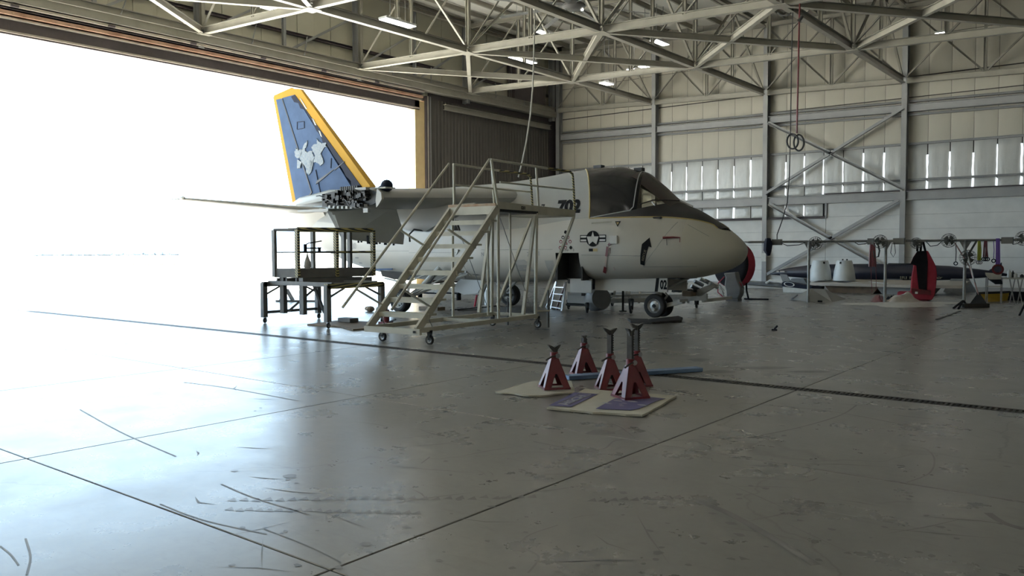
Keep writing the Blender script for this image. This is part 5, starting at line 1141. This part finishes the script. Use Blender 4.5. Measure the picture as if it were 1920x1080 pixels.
sk_ = MB(); A, B = Vector(PZ(1756, 600)), Vector(PZ(1800, 584)); sk_.bar((A.x, A.y, .012), (B.x, B.y, .012), .05, .02); solo(sk_, 'floor_strip', m_wstand, 'dark flat strip lying on the floor in front of the dust mop', 'strip', tuple(A))
tg = MB(); tg.bar(PZ(1911, 592), (*PZ(1911, 592)[:2], .01), .01) if False else tg.bar((*PZ(1911, 592)[:2], 0), PY(1924, 566, PZ(1911, 592)[1]+.1), .04, .03); solo(tg, 'tripod_leg', m_blackf, 'black slanted tripod leg at the right picture edge', 'leg', PZ(1911, 592))
yb = thing('parts_tray', 'yellow plastic bin with dark rim on the floor under the folding chair', 'bin', PZ(1855, 567)); A, B = Vector(PZ(1835, 567)), Vector(PZ(1877, 565))
MB().prism([(A.x, A.y, 0), (B.x, B.y, 0), (B.x+.04, B.y, .24), (A.x-.04, A.y, .24)], (.1, .5, 0)).build('tub', m_yel, yb); MB().prism([(A.x-.06, A.y-.03, .24), (B.x+.06, B.y-.03, .24), (B.x+.06, B.y-.03, .30), (A.x-.06, A.y-.03, .30)], (.1, .56, 0)).build('rim', m_dark, yb)
# folding chair and table with bottles
cY = 27.2
fc = thing('folding_chair', 'pale folding chair with dark seat standing behind the yellow bin', 'chair', (*PY(1862, 550, cY)[:2], 0))
def C2(x, y, o=0): return PY(x, y, cY+o)
MB().prism([C2(1847, 511), C2(1878, 513), C2(1877, 524), C2(1855, 524), C2(1848, 516)], (0, .03, 0)).build('backrest', m_card, fc); MB().prism([C2(1853, 524, .1), C2(1878, 525, .1), C2(1880, 533, -.2), C2(1866, 533, -.2)], (0, 0, .03)).build('seat', m_blackf, fc)
for x, o in ((1849, 0), (1879, 0), (1852, .4), (1877, .4)):
    p = C2(x, 520, o); MB().tube(p, (p[0], p[1], 0), .015, 6).build('leg', m_metal, fc)
MB().bar(C2(1849, 537), C2(1878, 537), .03, .03).build('stretcher', m_card, fc)
tb = thing('folding_table', 'pale folding table with crossed legs at the right picture edge', 'table', (*PY(1910, 560, cY+.4)[:2], 0)); tz = PY(1900, 521, cY)[2]
A, B = PY(1879, 522, cY), PY(1985, 519, cY); MB().box(A[0], B[0], cY, cY+.75, tz-.04, tz).build('table_top', m_card, tb)
for x0, x1 in ((1893, 1903), (1903, 1893), (1908, 1917), (1917, 1908)): P_, Q_ = PY(x0, 524, cY+.2), PY(x1, 551, cY+.2); MB().tube((P_[0], P_[1], tz-.03), (Q_[0], Q_[1], 0), .016, 6).build('leg', m_metal, tb)
for k, (x, hgt, r, mm, lab) in enumerate(((1892, .24, .05, m_cowl, 'tall white spray bottle on the folding table'), (1899, .20, .035, m_dark, 'dark slim bottle on the folding table'), (1904, .14, .05, m_foam, 'short white tub on the folding table'), (1916, .10, .05, m_dark, 'small dark jar on the folding table at picture edge'))):
    c = PY(x, 521, cY+.3); mb = MB().lathe([(0, 0), (r, 0), (r, hgt*.7), (r*.4, hgt*.85), (r*.4, hgt), (0, hgt)], (c[0], c[1], tz), n=12); solo(mb, 'bottle', mm, lab, 'bottle', (c[0], c[1], tz), smooth=True)
pt = MB(); c = PY(1893, 540, cY+.2); pt.lathe([(0, 0), (.06, 0), (.055, .26), (0, .26)], (c[0], c[1], PY(1893, 534, cY+.2)[2]), n=12); 
bt = thing('storage_box', 'dark crate of rags under the folding table at right picture edge', 'crate', PZ(1900, 563)); A, B = Vector(PZ(1880, 563)), Vector(PZ(1930, 561))
MB().box(A.x, B.x, A.y, A.y+.5, 0, .26).build('crate', m_blackf, bt)
for k, x in enumerate((1884, 1899, 1908, 1918)): q = PZ(x, 563); MB().sphere((q[0], q[1]-.02, .16), .13, 8, 1, .6, .8).build('rag', (m_bag, m_redp, m_vent, m_foam)[k], bt, True)
# ---- long navy pod on trestles, wing panel, cowlings, foam, sheet
pY = 34.2
pd = thing('navy_pod', 'long slim dark navy pointed body with small tail fin lying along the back wall', 'aircraft body', (*PY(1650, 511, pY)[:2], 0))
ptab = [(1444, 513.5, .02), (1460, 511.5, 5), (1480, 510.5, 8.5), (1520, 509.5, 13), (1580, 509.5, 15), (1650, 510, 15.5), (1720, 511, 15.5), (1780, 512, 13.5), (1830, 513, 9), (1865, 514, 5.5), (1890, 515, 1.5)]
pts = [PY(x, y, pY) for x, y, r in ptab]; rs_ = [max(.02, abs(PY(x, y-r, pY)[2]-PY(x, y, pY)[2])) for x, y, r in ptab]
MB().path(pts, rs_, 18).build('pod_body', m_navy, pd, True)
MB().prism([PY(1849, 510, pY), PY(1878, 492, pY), PY(1879, 511, pY)], (0, .06, 0)).build('tail_fin', m_navy, pd)
MB().prism([PY(1868, 512, pY-.1), PY(1888, 515, pY-.1), PY(1887, 518, pY-.1), PY(1866, 516, pY-.1)], (0, .06, 0)).build('tail_plane', m_blackf, pd)
c = PY(1690, 497, pY); MB().box(c[0]-.45, c[0]+.5, pY-.12, pY+.12, c[2]-.05, c[2]+.07).build('dorsal_box', m_mach, pd)
for x in (1580, 1588): c = PY(x, 494, pY); MB().tube((c[0], pY, c[2]-.05), (c[0], pY, c[2]+.18), .03, 6).build('mast', m_mach, pd)
for x in (1500, 1680, 1800): c = PY(x, 520, pY); MB().prism([(c[0]-.5, pY-.3, 0), (c[0]+.5, pY-.3, 0), (c[0]+.25, pY-.3, c[2]-.05), (c[0]-.25, pY-.3, c[2]-.05)], (0, .6, 0)).build('trestle', m_vent, pd)
fr2 = lambda x, y: None
m_ptxt = mat('pod_lettering', (.40, .38, .25), .6)
for s, x, y in (('IRI FI', 1701, 521), ('air', 1761, 520.5)):
    c = PY(x, y, pY-.345); textmb(s, .15, lambda a, b_: (c[0]+a*1.6, pY-.40, c[2]+b_)).build('pod_letters', m_ptxt, pd)
for x in (1459, 1466, 1470): c = PY(x, 509, pY-.2); MB().box(c[0]-.05, c[0]+.05, pY-.27, pY-.24, c[2]-.03, c[2]+.03).build('pale_mark', m_panelw, pd)
wY = 31.0
wp_ = thing('aircraft_wing', 'long beige aircraft wing panel lying flat on supports before the navy pod', 'wing panel', (*PY(1640, 540, wY)[:2], 0))
A = PY(1515, 535, wY); B = PY(1800, 536, wY); zt_ = PY(1600, 537, wY)[2]
MB().prism([(A[0], wY+.2, zt_), (A[0]+.8, wY, zt_), (B[0]-1.5, wY-.1, zt_), (B[0], wY+.3, zt_), (B[0], wY+1.8, zt_+.10), (A[0]+.2, wY+1.6, zt_+.1)], (0, 0, .10)).build('panel_skin', m_panelw, wp_)
for x in (1600, 1700): c = PY(x, 540, wY+.4); MB().prism([(c[0]-.75, wY+.15, 0), (c[0]+.75, wY+.15, 0), (c[0]+.95, wY+.15, zt_), (c[0]-.95, wY+.15, zt_)], (0, 1.2, 0)).build('support', m_sheet if x > 1650 else m_wood, wp_)
for x in (1601, 1648): c = PY(x, 531, wY+.7); MB().bar((c[0]-.35, wY+.75, zt_+.15), (c[0]+.4, wY+.35, zt_+.11), .07, .012).build('pale_tape', m_cowl, wp_)
for k, x in enumerate((1536, 1581)):
    A = PY(x-19, 527, wY+.6); B = PY(x+18, 527, wY+.6); r = (B[0]-A[0])/2*1.12; hgt = PY(x, 491, wY+.6)[2]-zt_-.12; c = ((A[0]+B[0])/2, wY+.75, zt_+.172)
    cw = thing('white_cowling', ('white tapered engine cowling standing upright, nearer the black column', 'white tapered engine cowling standing upright, right one of the pair')[k], 'cowling', c, 0, 'white cowlings on the wing panel')
    MB().lathe([(r*.96, 0), (r, .05), (r*.92, hgt*.45), (r*.72, hgt*.9), (r*.66, hgt), (r*.58, hgt), (r*.6, hgt*.9), (0, hgt*.88)], c, n=28).build('shell', m_cowl, cw, True)
    for (dx, zz, mm) in (((.45 if k == 0 else -.5), .82, m_dark), ((.52 if k == 0 else -.42), .16, m_dark if k == 0 else m_foam)):
        rr = r*(1-.34*zz); a = -1.26+dx*1.0; MB().prism([(c[0]+math.cos(a-.12)*rr*1.0, c[1]+math.sin(a-.12)*rr, c[2]+hgt*zz-.09), (c[0]+math.cos(a+.12)*rr, c[1]+math.sin(a+.12)*rr, c[2]+hgt*zz-.09), (c[0]+math.cos(a+.12)*rr*.95, c[1]+math.sin(a+.12)*rr*.95, c[2]+hgt*zz+.09), (c[0]+math.cos(a-.12)*rr*.95, c[1]+math.sin(a-.12)*rr*.95, c[2]+hgt*zz+.09)], (math.cos(a)*.02, math.sin(a)*.02, 0)).build('port', mm, cw)
eY = 30.0
ed = thing('wing_tip_edge', 'navy edged wing tip section with pale oval emblem lying on white foam', 'wing tip', (*PY(1495, 545, eY)[:2], 0))
MB().prism([PY(1466, 530, eY), PY(1470, 528, eY), PY(1522, 537, eY), PY(1522, 543, eY), PY(1466, 537, eY)], (0, .5, 0)).build('navy_edge', m_fnavy, ed)
c = PY(1480, 533, eY-.01); ov = MB().lathe([(.16, 0), (.20, 0), (.20, .012), (.16, .012)], (0, 0, 0), (0, 1, 0), 20, True); ov.v = [(c[0]+x*1.0, c[1]-.03+y, c[2]-x*.1+z*.42) for x, y, z in ov.v]; ov.build('oval_emblem', m_cowl, ed)
MB().prism([PY(1526, 536, eY), PY(1541, 537, eY), PY(1540, 543, eY), PY(1524, 541, eY)], (0, .3, 0)).build('black_root', m_blackf, ed)
MB().prism([PY(1462, 514, eY+2), PY(1475, 515, eY+2), PY(1482, 528, eY+2), PY(1468, 530, eY+2)], (0, .05, 0)).build('grey_fin', m_vent, ed)
fo = MB(); q = [PY(1467, 537, eY), PY(1521, 543, eY), PY(1521, 554, eY), PY(1468, 549, eY)]; q = [(a, b_, max(0, z)) for a, b_, z in q]; fo.prism(q, (0, .45, 0)); solo(fo, 'foam_block', m_foam, 'white foam block under the navy wing tip section', 'foam', (q[3][0], eY, 0), bev=.02)
gs = thing('grey_sheet', 'grey bent metal sheet propped on the floor at the first rail post', 'sheet', PZ(1540, 566)); gY = PZ(1540, 567)[1]+.1
a0, a1, a2, a3, a4 = PZ(1483, 561), PY(1520, 541, gY+.5), PY(1546, 542, gY+.5), PZ(1586, 561), PZ(1560, 566); a5 = PZ(1516, 566)
MB().add([a0, a1, a2, a3, a4, a5, tuple(np.array(a0)+[.02, .03, 0]), tuple(np.array(a1)+[.0, .03, .0]), tuple(np.array(a2)+[0, .03, 0]), tuple(np.array(a3)+[-.02, .03, 0])], [(0, 1, 5), (1, 2, 4, 5), (2, 3, 4), (6, 7, 1, 0), (7, 8, 2, 1), (8, 9, 3, 2)]).build('bent_plate', m_sheet, gs)
MB().tube(PZ(1484, 561), PY(1495, 553, gY+.5), .02, 6).build('handle', m_vent, gs); c = PZ(1538, 566.5); MB().box(c[0]-.06, c[0]+.06, c[1]-.06, c[1], 0, .05).build('wedge', m_blackf, gs)
dpn = thing('stacked_panel', 'dark stacked wing panels on trestles at the foot of the wall left of the column', 'wing panel', (*PY(1420, 540, 33)[:2], 0))
MB().prism([PY(1395, 527, 33), PY(1462, 532, 33), PY(1475, 538, 33), PY(1395, 533, 33)], (0, .6, 0)).build('upper_panel', m_wstand, dpn); MB().prism([PY(1398, 534, 33.1), PY(1470, 540, 33.1), PY(1470, 546, 33.1), PY(1398, 545, 33.1)], (0, .6, 0)).build('lower_panel', m_panelw, dpn)
MB().path([PY(1436, 531, 32.9), PY(1444, 526, 32.9), PY(1460, 528, 32.9), PY(1472, 531, 32.9)], .05, 6).build('pale_edge', m_foam, dpn)

# ================================================================== OVERHEAD: LAMPS, BIG FAN, HOSES
def lamp(x, y, z, L_, label, rz=PI/2, lit=True):
    p = PZ(x, y, z); t = thing('ceiling_lamp', label, 'lamp', p, 0, 'strip lamps under the roof trusses'); c = Vector(p)
    d = Vector((math.cos(rz), math.sin(rz), 0)); n = Vector((-d.y, d.x, 0)); h = L_/2
    MB().prism([c-d*h-n*.19, c+d*h-n*.19, c+d*h+n*.19, c-d*h+n*.19], (0, 0, .07)).build('housing', m_lampw, t, bev=.01)
    MB().prism([c-d*(h-.02)-n*.17-Vector((0,0,.015)), c+d*(h-.02)-n*.17-Vector((0,0,.015)), c+d*(h-.02)+n*.17-Vector((0,0,.015)), c-d*(h-.02)+n*.17-Vector((0,0,.015))], (0, 0, .012)).build('diffuser', m_glow if lit else m_lampw, t)
    for s in (-h*.5, h*.5): MB().tube(c+d*s+Vector((0,0,.07)), c+d*s+Vector((0,0,2.6)), .012, 5).build('hanger', m_metal, t)
    MB().bar(c+Vector((0,0,.07)), c+Vector((0,0,.16)), .2, .1).build('driver_box', m_lampw, t)
for a in ((520, 19, 10.0, 1.2, 'strip lamp near the door header, partly hidden by the first truss'), (746, 43, 9.0, 1.35, 'bright strip lamp hanging clear above the doorway'), (980, 113, 9.6, 1.6, 'strip lamp behind the chord above the parked door leaf'),
          (1215, 128, 9.6, 1.2, 'bright strip lamp in front of the back wall, left of the second column'), (1186, 131, 9.6, .5, 'tiny bright lamp just left of the lamp before the back wall'), (1020, 62, 11.3, .9, 'high lamp glimpsed under the roof near the big ceiling fan'),
          (1137, 157, 9.0, .7, 'low pale lamp in front of the back wall near the corner'), (1768, 66, 9.6, 1.0, 'strip lamp at upper right in front of the third column'), (1237, 80, 11.0, 1.2, 'pale lamp high between trusses right of the big fan')): lamp(*a)
for i, x in enumerate((-24, -12, 0, 10)):  # unseen lamps added behind the camera to raise the ambient light
    for j, y in enumerate((-7, 1, 6)): 
        c = (x, y, 9.9); q = proj_px = None
        t = thing('ceiling_lamp', f'unseen added strip lamp behind the camera, {("first", "second", "third", "fourth")[i]} row from the door, {("nearest the front wall", "middle one", "nearest the aircraft")[j]}', 'lamp', c, 0, 'unseen added lamps behind the camera'); C_ = Vector(c)
        MB().box(x-.2, x+.2, y-.75, y+.75, 9.9, 9.97).build('housing', m_lampw, t); MB().box(x-.18, x+.18, y-.73, y+.73, 9.885, 9.897).build('diffuser', m_glow, t)
        for s in (-.4, .4): MB().tube((x, y+s, 9.97), (x, y+s, 12.0), .012, 5).build('hanger', m_metal, t)
# large slow ceiling fan
c = Vector(PZ(1076, 12, 10.4)); bf = thing('ceiling_fan', 'very large grey ceiling fan with long blades at the top centre', 'fan', tuple(c))
MB().lathe([(0, -.12), (.28, -.12), (.42, -.02), (.42, .06), (.2, .14), (.12, .4), (0, .4)], c, n=20).build('hub', m_wstand, bf, True); MB().tube(c+Vector((0,0,.3)), c+Vector((0,0,1.9)), .09, 10).build('down_rod', m_headr, bf, True)
for k in range(8):
    a = 2*PI*k/8+.2; d = Vector((math.cos(a), math.sin(a), 0)); n = Vector((-d.y, d.x, 0)); q = c+d*.35
    MB().prism([q-n*.08+Vector((0,0,.02)), c+d*3.0-n*.08+Vector((0,0,-.03)), c+d*3.0+n*.09+Vector((0,0,.01)), q+n*.09+Vector((0,0,.06))], (0, 0, .015)).build('blade', m_gpipe, bf)
for a in (.6, 2.2, 3.9): MB().sphere(c+Vector((.3*math.cos(a), .3*math.sin(a), -.12)), .05, 8).build('hub_cap', m_glow if a < 1 else m_lampw, bf, True)  # one of the caps is given the glowing lamp material
# coiled air hoses hanging at the right
hY = 23.9
def HP(x, y): return PY(x, y, hY)
h1 = MB(); h1.path([HP(1497, 30), HP(1496, 120), HP(1494, 248)], .022, 6)
for k, (cx_, rx_) in enumerate(((1487, 13), (1495, 9.5))): pass
ah = thing('air_hose', 'red air hose hanging from the trusses with dark coiled loops at its end', 'hose', HP(1495, 260))
MB().path([(HP(1499, 34)[0], 23.92, 8.63), HP(1498, 60), HP(1497, 120), HP(1494, 250)], .024, 6).build('drop_hose', m_redp, ah, True)
def loop(cx_, cy_, rx_, ry_, nm, z):
    MB().path([(lambda p: (p[0], p[1]+z, p[2]))(HP(cx_+rx_*math.cos(t), cy_+ry_*math.sin(t))) for t in np.linspace(-PI/2, 1.5*PI, 28)], .026, 6).build(nm, m_cable, ah, True)
loop(1486, 265, 10.5, 14, 'hose_loop', 0); loop(1496, 267, 9.5, 15, 'hose_loop', .08)
MB().path([HP(1497, 40), HP(1502, 34), HP(1504, 30)], .05, 6).build('swivel', m_iron, ah)
ch = MB(); ch.path([HP(1458, 24), HP(1466, 29), HP(1476, 29), HP(1484, 24)], .022, 6); solo(ch, 'looped_cable', m_cable, 'short dark cable sagging under the truss node above the air hose', 'cable', HP(1470, 28), smooth=True)
wc_ = MB(); wY2 = 15.3; wc_.path([PY(1003, 20, 20), PY(1001, 100, 18.5), PY(999, 165, 17.5), PY(994, 220, 16.6), PY(987, 265, 16.2), PY(980, 300, 15.9), PY(972, 332, 15.7)], .02, 6)
solo(wc_, 'drop_cable', m_cablew, 'pale cable falling from the roof onto the aircraft wing beside the stair platform', 'cable', PY(972, 332, 15.7), smooth=True)
cd = MB(); cd.tube((-20.9, 38.4, 6.2), (-20.9, 38.4, 9), .03, 8)
# ================================================================== OUTSIDE
random.seed(21)
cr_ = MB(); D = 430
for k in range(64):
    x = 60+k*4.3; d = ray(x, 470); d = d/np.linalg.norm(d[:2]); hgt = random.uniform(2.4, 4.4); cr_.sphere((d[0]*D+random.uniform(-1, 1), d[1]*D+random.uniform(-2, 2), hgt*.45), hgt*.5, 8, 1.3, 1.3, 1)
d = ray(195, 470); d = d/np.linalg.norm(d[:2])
solo(cr_, 'distant_treeline', m_leafy_haze, 'far hedge of trees, haze painted into its pale colour, on the horizon outside the door', 'trees', (d[0]*D, d[1]*D, 0))['kind'] = 'stuff'
for k, x in enumerate((262, 290, 316)):
    p = Vector(PZ(x, 500)); d = Vector((ray(x, 500)[0], ray(x, 500)[1], 0)).normalized(); n = Vector((-d.y, d.x, 0))
    t = thing('apron_barrier', ('left red barrier frame on the far apron', 'middle red barrier frame on the far apron', 'right red barrier frame on the far apron')[k], 'barrier', tuple(p), 0, 'red barriers far out on the apron')
    for s in (-.6, .6): MB().bar(p+n*s, p+n*s+Vector((0,0,.8)), .08).build('post', m_fencer, t)
    for z in (.25, .78): MB().bar(p-n*.7+Vector((0,0,z)), p+n*.7+Vector((0,0,z)), .06, .1).build('bar', m_fencer, t)
